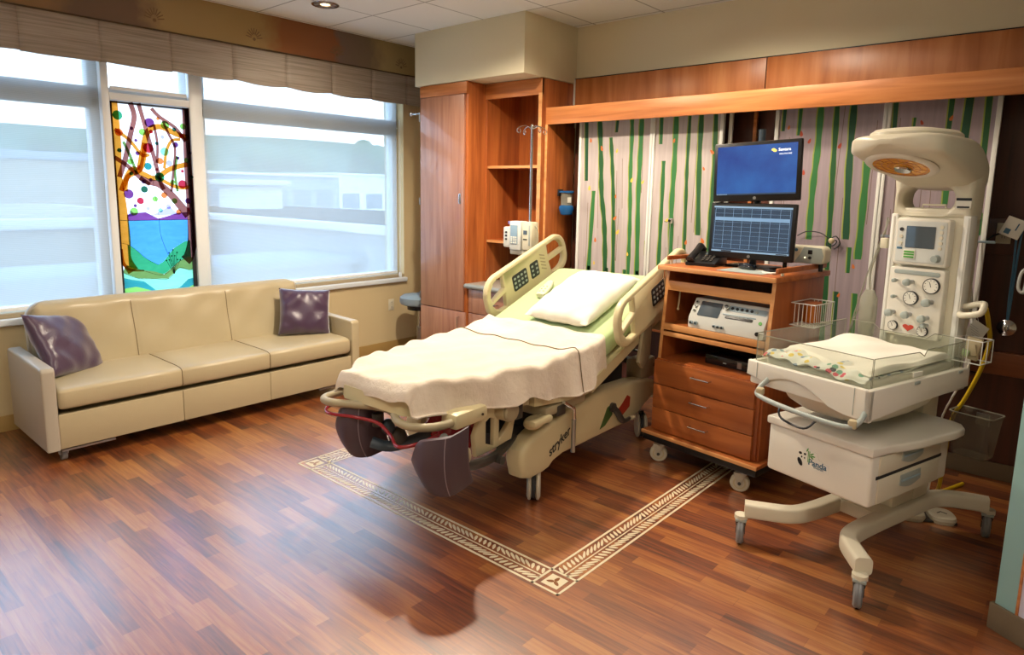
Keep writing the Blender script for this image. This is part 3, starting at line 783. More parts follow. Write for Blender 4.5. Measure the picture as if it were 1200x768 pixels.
b.surf(lambda u, v: (-44-60*u, -60+170*v, -6 + (9 + 5.5*math.sin(3.0*v+.6) + 1.5*math.sin(11*v))*min(1, u*2.2)), 30, 60, 'hill_green'); struct(b.build('hillside'))
b = MB(); b.bx(-140, XW-.35, -70, 120, -6.2, -6, 'ext_ground'); struct(b.build('outside_ground'))
def tree(x, y, h, r, label, grp, m='foliage'):
    root = thing('tree', label, 'tree', (x, y, -6), group=grp)
    b = MB(); b.cyl((0, 0, 0), (0, 0, h*.6), .25, 'bark', r1=.15, n=8); b.build('trunk', root)
    rnd = random.Random(int(x*13+y*7)); b = MB()
    for k in range(9):
        a = rnd.uniform(0, 6.28); q = rnd.uniform(0, .4)*r
        b.ell((q*math.cos(a), q*math.sin(a), h - r*rnd.uniform(.35, 1.3)), (r*rnd.uniform(.4, .58),)*2 + (r*rnd.uniform(.4, .55),), m, n=12)
    b.build('crown', root)
for k in range(7):
    y = -14 + 4.3*k
    tree(-43, y, 9.9 + .7*math.sin(k*2.3), 2.15, 'dark green tree in the row behind the long beige building', 'trees behind the beige building', 'foliage')
for k in range(6):
    y = 16 + 5.4*k
    tree(-50 - (k % 2)*2, y, 11.2 + .6*math.sin(k*1.7) + k*.05, 2.6, 'pale green tree on the slope behind the office blocks', 'trees behind the office blocks', 'foliage_light')

# ================================================================== SOFA
SX, SY0, SY1 = -4.345, 1.0, 3.14       # front plane, ends
def sofa():
    root = thing('sofa', 'long tan leather sofa under the windows', 'sofa', (-4.7, 2.07, 0))
    ox, oy = -4.7, 2.07
    Y = lambda y: y-oy
    X = lambda x: x-ox
    b = MB(); b.bx(X(-5.02), X(SX-.03), Y(SY0+.06), Y(SY1-.06), .12, .28, 'leather', bev=.01); b.build('base', root)
    # front panel in three lengths with fine seams
    b = MB()
    for a, c in ((SY0+.072, 1.7658), (1.7672, 2.3758), (2.3772, SY1-.072)): b.bx(X(SX-.05), X(SX), Y(a), Y(c), .085, .288, 'leather', bev=.006)
    b.build('front_panel', root)
    for q in (SY0+.08, SY1-.36):
        b = MB(); b.bx(X(SX-.03), X(SX-.01), Y(q), Y(q+.28), .066, .078, 'steel'); b.build('floor_rail', root)
    for s, y0 in ((0, SY0), (1, SY1-.072)):
        # arm with rounded top and front edge
        b = MB(); r = .03
        x0, x1 = X(-5.03), X(SX+.012)
        pts = [(x0, .085), (x1, .085)] + [(x1-r+r*math.cos(R(t)), .572-r+r*math.sin(R(t))) for t in range(0, 91, 15)] + [(x0+r-r*math.sin(R(t)), .585-r+r*math.cos(R(t))) for t in range(0, 91, 15)]
        b.prism(pts, 'xz', Y(y0), Y(y0+.072), 'leather_grey' if s == 0 else 'leather', bev=.012, seg=3)
        b.build('arm', root)
    # seat cushion: two halves, softly rounded
    for a, c in ((SY0+.075, SY1-.075),):
        b = MB()
        def ring(y, shr):
            return superring((X(-4.66)+0, Y(y), .375), (.325-shr), (.068-shr), (1, 0, 0), (0, 0, 1), 7, 40)
        rings = []
        for t, sh in ((0, .03), (.006, .012), (.018, .003), (.04, 0)): rings.append(ring(a+t, sh))
        for q in (1.30, 1.50, 1.757, 1.765, 1.773, 1.95, 2.15, 2.367, 2.375, 2.383, 2.6, 2.85): rings.append(ring(q, .005 if q in (1.765, 2.375) else 0))
        for t, sh in ((.04, 0), (.018, .003), (.006, .012), (0, .03)): rings.append(ring(c-t, sh))
        b.loft(rings, 'leather'); b.build('seat_cushion', root, sharp=70)
    # back: one leaning cushion with vertical seams, wrinkled, rounded upper corners
    b = MB()
    YA, YB = 1.115, 2.985; HB = .46
    def back(u, v, face):
        y = YA + (YB-YA)*u
        z0 = .40; tilt = R(14)
        s = HB*v
        rr = .11; dy = min(y-YA, YB-y)
        if dy < rr: s = min(s, HB - rr + math.sqrt(max(0, rr*rr-(rr-dy)**2)))
        th = .115*(1 - .35*v)
        edge = min(1, min(u, 1-u)/.025, (HB - s + .0)/.05 + .15, 1) ** .5 if True else 1
        wr = .005*math.sin(9*y + 3*v) * math.sin(6*v+y*2) + .004*math.sin(23*y-11*v)*(v)
        seam = -.006*sum(math.exp(-((y-q)/.009)**2) for q in (1.70, 2.36))
        d = th*edge + wr + seam if face else 0
        x = -4.965 - math.sin(tilt)*s*.55 + d*math.cos(tilt)
        return (X(x), Y(y), z0 + s*math.cos(tilt*.6) + d*math.sin(tilt)*.3)
    b.surf(lambda u, v: back(u, v, 1), 90, 26, 'leather')
    o = b.build('back_cushion', root, sharp=80)
    b = MB()
    outline = [(YA-.012, .40), (YB+.012, .40)] + [(YB+.012-.115+.115*math.cos(R(t)), .40+HB*.985-.115+.115*math.sin(R(t))) for t in range(0, 91, 10)] + [(YA-.012+.115-.115*math.sin(R(t)), .40+HB*.985-.115+.115*math.cos(R(t))) for t in range(0, 91, 10)]
    t = MB(); mt = Matrix.Translation((X(-4.965), Y(0), 0)) @ Matrix.Shear('XY', 4, (0, 0)) 
    b.prism(outline, 'yz', X(-5.00), X(-4.955), 'leather_grey', bev=.01, seg=3)
    # lean it back with the cushion
    for vtx in b.bm.verts: vtx.co.x -= .135*(vtx.co.z-.40)*1.0 ; vtx.co.y += -oy
    b.build('back_frame', root)
    for q in (1.70, 2.36):
        b = MB(); uq = (q-YA)/(YB-YA)
        b.tube([Vector(back(uq, v/20, 1)) + Vector((.0015, 0, 0)) for v in range(1, 19)], .0028, 'seam', n=6, smooth=0); b.build('back_seam', root)
    for q in (1.765, 2.375):
        b = MB(); rg = superring((X(-4.66), Y(q), .375), .3235, .0665, (1, 0, 0), (0, 0, 1), 7, 40)
        b.tube(rg, .0024, 'seam', n=6, smooth=0, closed=True); b.build('seat_seam', root)
    for (x, y) in ((-4.42, SY0+.10), (-4.42, SY1-.10), (-4.96, SY0+.10), (-4.96, SY1-.10)):
        b = MB()
        b.cyl((X(x), Y(y)-.014, .035), (X(x), Y(y)+.014, .035), .035, 'grey_wheel'); b.cyl((X(x), Y(y)-.017, .035), (X(x), Y(y)+.017, .035), .014, 'steel')
        b.bx(X(x)-.012, X(x)+.012, Y(y)-.024, Y(y)-.017, .035, .10, 'steel'); b.bx(X(x)-.012, X(x)+.012, Y(y)+.017, Y(y)+.024, .035, .10, 'steel')
        b.bx(X(x)-.03, X(x)+.03, Y(y)-.03, Y(y)+.03, .078, .125, 'steel'); b.build('caster', root)
    return root
sofa()

def cushion_mesh(w, h, t, m, name, parent=None, pinch=.12, seed=1, n=26, ripple=.004):
    b = MB(); rnd = random.Random(seed); ph = [rnd.uniform(0, 6) for _ in range(6)]
    def f(u, v, s):
        x, y = 2*u-1, 2*v-1
        px = x*(1 - pinch*(1-abs(y)**2)*abs(x)**3*.5) ; py = y*(1 - pinch*(1-abs(x)**2)*abs(y)**3*.5)
        e = max(0, (1-abs(x)**3.2)*(1-abs(y)**3.2))**.5
        zz = s*(t/2)*e + ripple*math.sin(7*x+ph[0])*math.sin(5*y+ph[1])*e + ripple*.7*math.sin(17*x*y+ph[2])*e
        return (px*w/2, py*h/2, zz)
    b.surf(lambda u, v: f(u, v, 1), n, n, m); b.surf(lambda u, v: f(u, v, -1), n, n, m)
    bmesh.ops.remove_doubles(b.bm, verts=b.bm.verts, dist=.0006); bmesh.ops.recalc_face_normals(b.bm, faces=b.bm.faces)
    return b.build(name, parent, sharp=75)
# throw cushions
o = cushion_mesh(.47, .43, .14, 'satin_purple', 'throw_pillow', seed=3, ripple=.006)
o.matrix_world = Matrix.Translation((-4.80, 1.255, .60)) @ Euler((R(0), R(0), R(0))).to_matrix().to_4x4() @ Matrix.Rotation(R(42), 4, 'Z') @ Matrix.Rotation(R(60), 4, 'Y') @ Matrix.Rotation(R(78), 4, 'Z')
tag(o, 'purple satin throw pillow leaning in the left corner of the sofa', 'cushion')
o = cushion_mesh(.40, .38, .15, 'satin_purple', 'throw_pillow', seed=5, ripple=.006)
o.matrix_world = Matrix.Translation((-4.72, 2.895, .615)) @ Matrix.Rotation(R(-22), 4, 'Z') @ Matrix.Rotation(R(70), 4, 'Y') @ Matrix.Rotation(R(85), 4, 'Z')
tag(o, 'purple satin throw pillow propped against the right arm of the sofa', 'cushion')

# ================================================================== STOOL by the wardrobe
def stool():
    root = thing('rolling_stool', 'round grey padded stool on a chrome base between window wall and wardrobe', 'stool', (-4.825, 4.2, 0))
    b = MB(); b.lathe([(.16, .515), (.185, .525), (.192, .545), (.19, .585), (.165, .605), (0.0, .612)], 'grey_fabric'); b.build('seat', root)
    b = MB(); b.cyl((0, 0, .47), (0, 0, .515), .12, 'black'); b.build('seat_plate', root)
    b = MB(); b.cyl((0, 0, .10), (0, 0, .48), .022, 'chrome'); b.cyl((0, 0, .10), (0, 0, .30), .032, 'steel'); b.build('column', root)
    for k in range(5):
        a = 2*math.pi*k/5 + .63
        b = MB(); b.tube([(.02*math.cos(a), .02*math.sin(a), .105), (.14*math.cos(a), .14*math.sin(a), .095), (.25*math.cos(a), .25*math.sin(a), .07)], .013, 'chrome'); b.build('leg', root)
        b = MB(); c_ = (.25*math.cos(a), .25*math.sin(a)); b.cyl((c_[0]-.012, c_[1], .028), (c_[0]+.012, c_[1], .028), .028, 'rubber'); b.cyl((c_[0], c_[1], .04), (c_[0], c_[1], .07), .012, 'steel'); b.build('caster', root)
stool()

# ================================================================== WARDROBE, BASE CABINET, BOOKCASE
def handle(b, x, z, y, L=.11, vert=False, m='chrome', r=.0045):
    d = .028
    pts = [(x-L/2, y, z), (x-L/2, y-d, z), (x+L/2, y-d, z), (x+L/2, y, z)] if not vert else [(x, y, z-L/2), (x, y-d, z-L/2), (x, y-d, z+L/2), (x, y, z+L/2)]
    b.tube(pts, r, m, n=8, smooth=0)
def wardrobe():
    x0, x1, yf = -4.585, -4.013, 4.0
    root = thing('wardrobe', 'tall reddish wood wardrobe with two doors beside the window corner', 'wardrobe', ((x0+x1)/2, yf+.3, 0)); ox, oy = (x0+x1)/2, yf+.3
    X = lambda x: x-ox
    Y = lambda y: y-oy
    b = MB(); b.bx(X(x0), X(x1), Y(yf+.022), Y(YH-.005), .0, 2.482, 'wood', bev=.001); b.build('body', root)
    b = MB(); b.bx(X(x0), X(x1), Y(yf+.0), Y(yf+.022), 2.388, 2.482, 'wood_h', bev=.001); b.build('top_frieze', root)
    b = MB(); b.bx(X(x0+.02), X(x1-.02), Y(yf+.03), Y(yf+.05), 0, .08, 'black'); b.build('kickboard', root)
    d = MB(); d.bx(X(x0+.002), X(x1-.028), Y(yf), Y(yf+.02), .572, 2.384, 'wood_door', bev=.0015); d = d.build('upper_door', root)
    h = MB(); h.bx(X(-4.098), X(-4.072), Y(yf-.004), Y(yf), 1.49, 1.575, 'steel', bev=.002); h.bx(X(-4.092), X(-4.078), Y(yf-.012), Y(yf-.003), 1.50, 1.565, 'chrome', bev=.003); h.build('handle', d)
    d2 = MB(); d2.bx(X(x0+.002), X(x1-.004), Y(yf), Y(yf+.02), .09, .565, 'wood_door', bev=.0015); d2 = d2.build('lower_door', root)
    h = MB(); handle(h, X(-4.085), .46, Y(yf), .12, True); h.build('handle', d2)
    for z in (2.22, 1.50, .66):
        h = MB(); h.bx(X(x0-.006), X(x0+.004), Y(yf+.0), Y(yf+.018), z-.03, z+.03, 'steel', bev=.001); h.cyl((X(x0-.006), Y(yf-.002), z-.032), (X(x0-.006), Y(yf-.002), z+.032), .005, 'steel', n=10); h.build('hinge', root)
wardrobe()
def base_cabinet():
    x0, x1, yf = -4.008, -3.41, 4.03
    ox, oy = (x0+x1)/2, 4.3
    root = thing('base_cabinet', 'low wood drawer cabinet under the grey worktop beside the wardrobe', 'cabinet', (ox, oy, 0))
    X = lambda x: x-ox
    Y = lambda y: y-oy
    b = MB(); b.bx(X(x0), X(x1), Y(yf+.02), Y(YH-.005), 0, .778, 'wood', bev=.001); b.build('body', root)
    zs = [.09, .32, .565, .772]
    for a, c in zip(zs, zs[1:]):
        d = MB(); d.bx(X(x0+.004), X(x1-.004), Y(yf), Y(yf+.019), a+.003, c-.003, 'wood_door', bev=.0015); d = d.build('drawer', root)
        h = MB(); handle(h, X((x0+x1)/2+.0), (a+c)/2, Y(yf), .10); h.build('handle', d)
base_cabinet()
b = MB()
pts = [(0, 0)]
b.bx(-.315, .305, -.30, .345, 0, .036, 'worktop', bev=.003)
b.cyl((-.315, -.30, .016), (.305, -.30, .016), .0215, 'worktop_edge', n=16)
b.bx(-.315, .305, .335, .345, .036, .12, 'worktop', bev=.002)
o = b.build('worktop', loc=(-3.70, 4.305, .782)); tag(o, 'grey laminate worktop with a rounded front edge beside the wardrobe', 'worktop')

def bookcase():
    x0, x1, yf = -4.011, -3.402, 4.225
    ox, oy = (x0+x1)/2, 4.44
    root = thing('bookcase', 'tall open wood shelf unit above the worktop', 'shelf unit', (ox, oy, .82))
    X = lambda x: x-ox
    Y = lambda y: y-oy
    Z = lambda z: z-.82
    yb = YH-.004
    b = MB(); b.bx(X(x0), X(x0+.022), Y(yf), Y(yb), Z(.822), Z(2.482), 'wood', bev=.001); b.build('side_panel', root)
    b = MB(); b.bx(X(x1-.028), X(x1), Y(yf), Y(yb), Z(.822), Z(2.482), 'wood', bev=.001); b.bx(X(x1-.034), X(x1+.001), Y(yf-.003), Y(yf), Z(.822), Z(2.37), 'wood_edge'); b.build('side_panel', root)
    b = MB(); b.bx(X(x0), X(x1), Y(yf-.002), Y(yf+.02), Z(2.358), Z(2.482), 'wood_h', bev=.001); b.build('header', root)
    b = MB(); b.bx(X(x0+.022), X(x1-.028), Y(yb-.012), Y(yb), Z(1.15), Z(2.482), 'wood'); b.build('back_panel', root)
    for z in (1.79, 1.163):
        b = MB(); b.bx(X(x0+.022), X(x1-.028), Y(yf+.012), Y(yb-.012), Z(z), Z(z+.022), 'wood', bev=.001); b.bx(X(x0+.022), X(x1-.028), Y(yf+.009), Y(yf+.013), Z(z), Z(z+.022), 'wood_edge'); b.build('shelf', root)
bookcase()
# clock radio on the worktop
def clock_radio():
    root = thing('clock_radio', 'small silver clock radio on the grey worktop under the shelf', 'clock radio', (-3.852, 4.47, .8195), rz=R(-4))
    b = MB(); b.prism([(-.05, .0), (.05, 0), (.05, .075), (-.02, .085), (-.055, .02)], 'yz', -.125, .125, 'steel', bev=.006)
    b.build('case', root)
    b = MB(); b.box((-.035, -.0435, .050), (.085, .004, .04), 'black_gloss', rot=(R(-28), 0, 0), bev=.001); b.build('display', root)
    for k in range(3):
        b = MB(); b.cyl((.05+.022*k, -.02, .083), (.05+.022*k, -.02, .088), .007, 'dev_grey', n=10); b.build('button', root)
clock_radio()

# ================================================================== SLIDING PANEL HOUSING AND PAINTED PANELS
HY = 4.27
def housing():
    root = thing('panel_housing', 'long wooden overhead fascia and end panel framing the painted sliding panels', 'housing', (-3.385, HY, 0))
    X = lambda x: x+3.385
    Y = lambda y: y-HY
    b = MB(); b.bx(X(-3.398), X(.6), Y(HY), Y(HY+.022), 2.128, 2.258, 'wood_h', bev=.0015); b.build('fascia', root)
    b = MB(); b.bx(X(-3.398), X(.6), Y(HY+.022), Y(YH-.024), 2.236, 2.256, 'wood_dark'); b.build('top_board', root)
    b = MB(); b.bx(X(-3.398), X(-3.376), Y(HY), Y(YH-.024), .0, 2.128, 'wood', bev=.001); b.bx(X(-3.3985), X(-3.3755), Y(HY-.002), Y(HY), 0, 2.128, 'wood_edge'); b.build('end_panel', root)
    for y in (4.40, 4.44, 4.48):
        b = MB(); b.bx(X(-3.37), X(.6), Y(y-.012), Y(y+.012), 2.205, 2.236, 'steel'); b.build('track', root)
    b = MB(); b.bx(X(-3.372), X(-.45), Y(4.40), Y(4.60), .585, .615, 'wood_band', bev=.002); b.build('sill', root)
housing()
STALKS = {
1: [([(-3.129, 2.142), (-3.112, 1.695)],0.038), ([(-3.038, 1.617), (-3.058, 1.101)],0.038), ([(-3.008, 2.144), (-2.981, 1.866), (-2.965, 1.61), (-2.929, 1.369), (-2.91, 1.112)],0.045), ([(-2.897, 2.023), (-2.877, 1.83), (-2.853, 1.544), (-2.834, 1.118)],0.034), ([(-2.839, 2.144), (-2.849, 2.059)],0.028), ([(-2.723, 2.146), (-2.713, 2.073), (-2.711, 1.746), (-2.698, 1.413), (-2.695, 1.129)],0.034), ([(-2.634, 2.141), (-2.634, 1.908), (-2.635, 1.582), (-2.621, 1.134)],0.041), ([(-2.551, 1.253), (-2.548, 1.14)],0.019)],
2: [([(-2.472, 2.132), (-2.468, 1.959)],0.032), ([(-2.437, 1.84), (-2.435, 1.489), (-2.437, 1.148)],0.032), ([(-2.355, 2.134), (-2.351, 1.823), (-2.355, 1.507), (-2.343, 1.156)],0.042), ([(-2.25, 2.128), (-2.251, 1.822), (-2.246, 1.589), (-2.237, 1.164)],0.027), ([(-2.164, 2.138), (-2.16, 1.821), (-2.139, 1.318)],0.040), ([(-2.059, 2.139), (-2.048, 1.744), (-2.052, 1.439), (-2.051, 1.178)],0.035), ([(-2.107, 1.273), (-2.104, 1.174)],0.015)],
3: [([(-1.497, 2.106), (-1.499, 1.983)],0.024), ([(-1.378, 2.111), (-1.377, 1.893), (-1.386, 1.648), (-1.384, 1.334)],0.041), ([(-1.285, 2.105), (-1.278, 1.831), (-1.269, 1.527), (-1.259, 1.131)],0.034), ([(-1.19, 2.111), (-1.187, 1.829), (-1.167, 1.347)],0.042), ([(-1.087, 1.944), (-1.088, 1.592), (-1.089, 1.23)],0.043), ([(-1.14, 1.3), (-1.137, 1.142)],0.023), ([(-1.595, 2.112), (-1.598, 2.013)],0.023)],
4: [([(-0.968, 2.125), (-0.963, 2.0)],0.030), ([(-0.863, 2.057), (-0.864, 2.008)],0.013), ([(-0.692, 2.107), (-0.694, 1.976)],0.029), ([(-0.609, 2.102), (-0.616, 1.925)],0.049), ([(-0.524, 2.096), (-0.517, 1.745)],0.033), ([(-0.672, 1.673), (-0.671, 1.574)],0.034), ([(-0.5, 1.531), (-0.497, 1.41)],0.022)]}
PX = {1: (-3.165, -2.555), 2: (-2.515, -2.02), 3: (-1.625, -1.025), 4: (-.985, -.485)}
PLAB = {1: 'pale panel painted with green bamboo stalks, at the left behind the bed head', 2: 'pale panel painted with green bamboo stalks, just left of the monitors',
        3: 'mauve panel painted with green bamboo stalks, just right of the monitors', 4: 'mauve panel painted with green bamboo stalks, behind the infant warmer tower'}
def panel(k):
    x0, x1 = PX[k]; z0, z1 = .62, 2.20; y = 4.45
    ox = (x0+x1)/2
    root = thing('painted_sliding_panel', PLAB[k], 'sliding panel', (ox, y, z0), group=None)
    b = MB(); base = 'board_pale' if k < 3 else 'board_mauve'
    b.bx(x0-ox, x1-ox, 0, .014, 0, z1-z0, base)
    rnd = random.Random(40+k); st = list(STALKS[k]); full = []
    for pts, w in st:
        pts = list(pts)
        if pts[-1][1] < 1.2 and abs(pts[0][1]-pts[-1][1]) > .2:      # runs on down the board
            dx = (pts[-1][0]-pts[-2][0])/(pts[-1][1]-pts[-2][1])
            pts.append((pts[-1][0]+dx*(.68-pts[-1][1])*.5, .70))
        if pts[0][1] > 2.09: pts[0] = (pts[0][0], 2.195)
        full.append((pts, w, rnd.randrange(4)))
    for xx in (.17, .45, .72, .9):  # low shoots
        full.append(([(x0+(x1-x0)*xx, 1.02), (x0+(x1-x0)*xx+.01, .66)], .03, rnd.randrange(4)))
    for i in range(9):   # fine brown strokes drawn between the stalks
        lx = rnd.uniform(x0+.03, x1-.03)-ox; za = rnd.uniform(.05, 1.0); zb_ = za + rnd.uniform(.25, .8); dx = rnd.uniform(-.02, .02)
        b.poly([(lx, -.0004, za), (lx+.0035, -.0004, za), (lx+dx+.003, -.0004, min(1.57, zb_)), (lx+dx, -.0004, min(1.57, zb_))], 'stroke')
    for pts, w, ci in full:
        c = catmull([(p[0]-ox, 0, p[1]-z0) for p in pts], 7)
        def strip(off, ww, yy, m):
            prev = None
            for i, p in enumerate(c):
                wv = ww*(.9+.12*math.sin(i*1.3+w*90))
                a, d = (max(p.x+off-wv/2, x0-ox+.002), yy, p.z), (min(p.x+off+wv/2, x1-ox-.002), yy, p.z)
                if prev and a[0] < d[0]: b.poly([prev[0], prev[1], d, a], m)
                prev = (a, d)
        strip(-.003, w+.007, -.0006, 'stalk_edge'); strip(0, w*.92, -.0012, 'stalk%d' % ci)
    for i in range(13):
        lx, lz = rnd.uniform(x0+.04, x1-.04)-ox, rnd.uniform(.75, 2.08)-z0
        a = rnd.uniform(-.8, .8); L_ = rnd.uniform(.014, .022)
        pts = []
        for q in range(10):
            t = 2*math.pi*q/10; ex, ey = L_*math.cos(t), L_*.5*math.sin(t)*(1-.45*math.cos(t))
            pts.append((lx + ex*math.sin(a) + ey*math.cos(a), -.0018, lz + ex*math.cos(a) - ey*math.sin(a)))
        b.poly(pts, 'leaf%d' % (rnd.randrange(2) if k < 3 else 1+rnd.randrange(2)))
    b.build('painted_board', root)
    for xa in ((x0, x1-.0) if k != 2 else (x0, x1)):
        b = MB(); s = -1 if xa == x0 else 1
        lo, hi = sorted((xa, xa+s*.024)); b.bx(lo-ox, hi-ox, -.012, .02, -.004, z1-z0+.004, 'trim_white', bev=.002); b.build('edge_trim', root)
for k in (1, 2, 3, 4): panel(k)
b = MB(); b.bx(-.012, .012, -.012, .012, 0, 1.58, 'trim_white', bev=.002); o = b.build('vertical_rail', loc=(-1.968, 4.50, .62)); tag(o, 'narrow white rail right of the second painted panel', 'rail')
b = MB(); b.bx(-.012, .012, -.012, .012, 0, 1.6, 'wood_h', bev=.002); o = b.build('wooden_divider', loc=(-1.84, 4.60, .615)); tag(o, 'thin wooden upright in the dark gap above the monitors', 'divider')

# blue and clear holder on the inner side of the housing
def holder():
    root = thing('suction_holder', 'blue and clear round wall holder on the wood end panel left of the painted panels', 'wall holder', (-3.372, 4.445, 1.51))
    b = MB(); b.bx(0, .012, -.03, .03, .06, .115, 'cable_dark', bev=.002); b.build('bracket', root)
    b = MB(); b.lathe([(.056, .085), (.06, .088), (.06, .10), (.05, .104)], 'blue_plastic', Matrix.Translation((.072, 0, 0))); b.build('cap', root)
    b = MB(); b.lathe([(.044, -.02), (.045, .085)], 'tube_clear', Matrix.Translation((.072, 0, 0))); b.build('clear_body', root)
    b = MB(); b.lathe([(.036, -.092), (.046, -.086), (.062, -.04), (.058, -.02), (.046, -.012)], 'blue_plastic', Matrix.Translation((.072, 0, 0))); b.build('blue_bowl', root)
    b = MB(); b.box((.115, -.02, .03), (.01, .03, .045), 'white_paper', rot=(0, 0, R(-25)), bev=.001); b.build('tag', root)
holder()
b = MB(); b.bx(-.03, .0, -.01, .006, -.008, .03, 'chrome', bev=.003); b.tube([(-.01, -.012, .0), (-.012, -.014, -.12), (-.008, -.012, -.27), (.01, -.012, -.30)], .003, 'tube_clear', n=6)
b.ell((-.02, -.012, .012), (.01, .01, .01), 'black'); b.tube([(-.03, -.02, 0), (-.05, -.03, .005)], .004, 'chrome', n=6, smooth=0)
o = b.build('tubing_hook', loc=(-2.335, 4.437, 1.40)); tag(o, 'small chrome clip with clear tubing on the second painted panel', 'hook')
# cord hanging on the panel to the right of the monitors
b = MB(); b.tube([(-.11, 0, .02), (-.05, -.012, .05), (.03, -.01, .045), (.09, -.01, .01), (.13, -.01, .0), (.11, -.012, -.03), (.07, -.01, -.02), (.12, -.012, .03), (.15, -.01, -.015), (.12, -.01, -.05)], .0035, 'cable_dark', n=6)
b.ell((.10, -.014, .0), (.018, .010, .018), 'leather'); o = b.build('coiled_cord', loc=(-1.34, 4.432, 1.335)); tag(o, 'dark looped cord hanging on the painted panel right of the monitors', 'cord')

# ================================================================== IV POLE AND PUMP
def iv_pole():
    x, y = -3.212, 3.88
    root = thing('iv_pole', 'chrome drip stand with four hooks beside the bed head', 'drip stand', (x, y, 0))
    b = MB(); b.cyl((0, 0, .06), (0, 0, 1.20), .0125, 'steel'); b.cyl((0, 0, 1.16), (0, 0, 2.07), .0095, 'chrome'); b.cyl((0, 0, 1.12), (0, 0, 1.20), .017, 'steel'); b.build('pole', root)
    b = MB()
    for a in (-20, 70, 160, 250):
        c_, s_ = math.cos(R(a)), math.sin(R(a))
        b.tube([(0, 0, 2.05), (.05*c_, .05*s_, 2.075), (.10*c_, .10*s_, 2.065), (.125*c_, .125*s_, 2.045), (.118*c_, .118*s_, 2.022), (.098*c_, .098*s_, 2.03), (.10*c_, .10*s_, 2.05)], .0032, 'chrome', n=8)
    b.ell((0, 0, 2.075), (.012, .012, .014), 'chrome')
    b.build('hook', root)
    b = MB()
    for k in range(5):
        a = 2*math.pi*k/5 + .3; b.tube([(0, 0, .07), (.12*math.cos(a), .12*math.sin(a), .06), (.19*math.cos(a), .19*math.sin(a), .05)], .012, 'steel')
        b.cyl((.19*math.cos(a), .19*math.sin(a)-.01, .025), (.19*math.cos(a), .19*math.sin(a)+.01, .025), .025, 'rubber', n=14)
    b.build('base', root)
    # infusion pump clamped on the pole
    p = thing('infusion_pump', 'white infusion pump with a grey screen clamped on the drip stand', 'infusion pump', (x-.035, y-.03, 1.268))
    b = MB(); b.bx(-.078, .03, -.075, .015, -.10, .115, 'dev_white', bev=.008); b.build('body', p)
    b = MB(); b.bx(-.064, .004, -.079, -.072, -.055, .085, 'screen_lcd', bev=.001)
    for i in range(4):
        for j in range(3): b.bx(-.058+j*.021, -.043+j*.021, -.081, -.078, -.05+i*.014, -.041+i*.014, 'white_paper')
    b.build('screen', p)
    b = MB(); b.bx(.034, .125, -.062, .02, -.095, .112, 'dev_ivory', bev=.008); b.bx(.05, .085, -.065, -.06, .02, .05, 'screen_dark'); b.bx(.05, .085, -.065, -.06, -.02, -.012, 'black')
    b.bx(.10, .115, -.066, -.06, -.06, .09, 'dev_grey', bev=.002); b.build('channel_module', p)
    b = MB(); b.bx(-.150, -.086, -.065, .01, -.085, .07, 'dev_white', bev=.012)
    for i in range(3): b.bx(-.128, -.108, -.068, -.064, -.03+.026*i, -.016+.026*i, 'cable_dark', bev=.001)
    b.build('barcode_module', p)
    b = MB(); b.bx(-.115, -.075, -.05, .0, .088, .112, 'purple_clip', bev=.004); b.build('clip', p)
    b = MB(); b.bx(-.09, .08, -.05, .0, -.135, -.098, 'dev_ivory', bev=.006); b.build('base_plate', p)
    b = MB(); b.cyl((.03, .0, .0), (.03, .055, .0), .018, 'steel'); b.build('clamp', p)
    b = MB(); b.tube([(.12, -.02, .09), (.155, -.02, .03), (.15, -.02, -.15), (.13, -.01, -.24), (.17, 0, -.32), (.16, .0, -.42)], .003, 'tube_clear', n=6); b.build('line', p)
iv_pole()

# ================================================================== BED
BX, BY, BYAW = -2.42, 1.85, R(3)
bed = thing('hospital_bed', 'adjustable delivery bed with raised head, cream side rails and purple calf rests', 'hospital bed', (BX, BY, 0), BYAW)
BM = Matrix.Translation((BX, BY, 0)) @ Matrix.Rotation(BYAW, 4, 'Z')
V0, K = 1.15, .364
def ztop(v):                       # upper face of the mattress
    t = v-V0
    s = .5*(t + math.sqrt(t*t + .012))
    return .728 + K*max(0, s - .0) - .0 + .012*math.sin(min(1, max(0, v))*3.1)*0
def zbot(v):
    if v < V0: return .632 - .10*max(0, min(1, v/1.0))
    return .532 + K*(v-V0)
def halfw(v):
    if v < .16: return .30*math.sqrt(max(0, 1-((.16-v)/.19)**2)) if v > -.02 else .1
    return .30 + (.43-.30)*min(1, (v-.16)/.45)
# mattress with the green sheet
b = MB()
rings = []
for i in range(46):
    v = -.0 + 2.06*i/45; w = halfw(v); zt, zb = ztop(v), zbot(v)+.04
    if i == 0: w *= .9; zt -= .02; zb += .02
    rings.append(superring((0, v, (zt+zb)/2), w, (zt-zb)/2, (1, 0, 0), (0, 0, 1), 7, 44))
b.loft(rings, 'sheet_green'); b.build('mattress', bed, label='mattress under a pale green sheet', sharp=60)
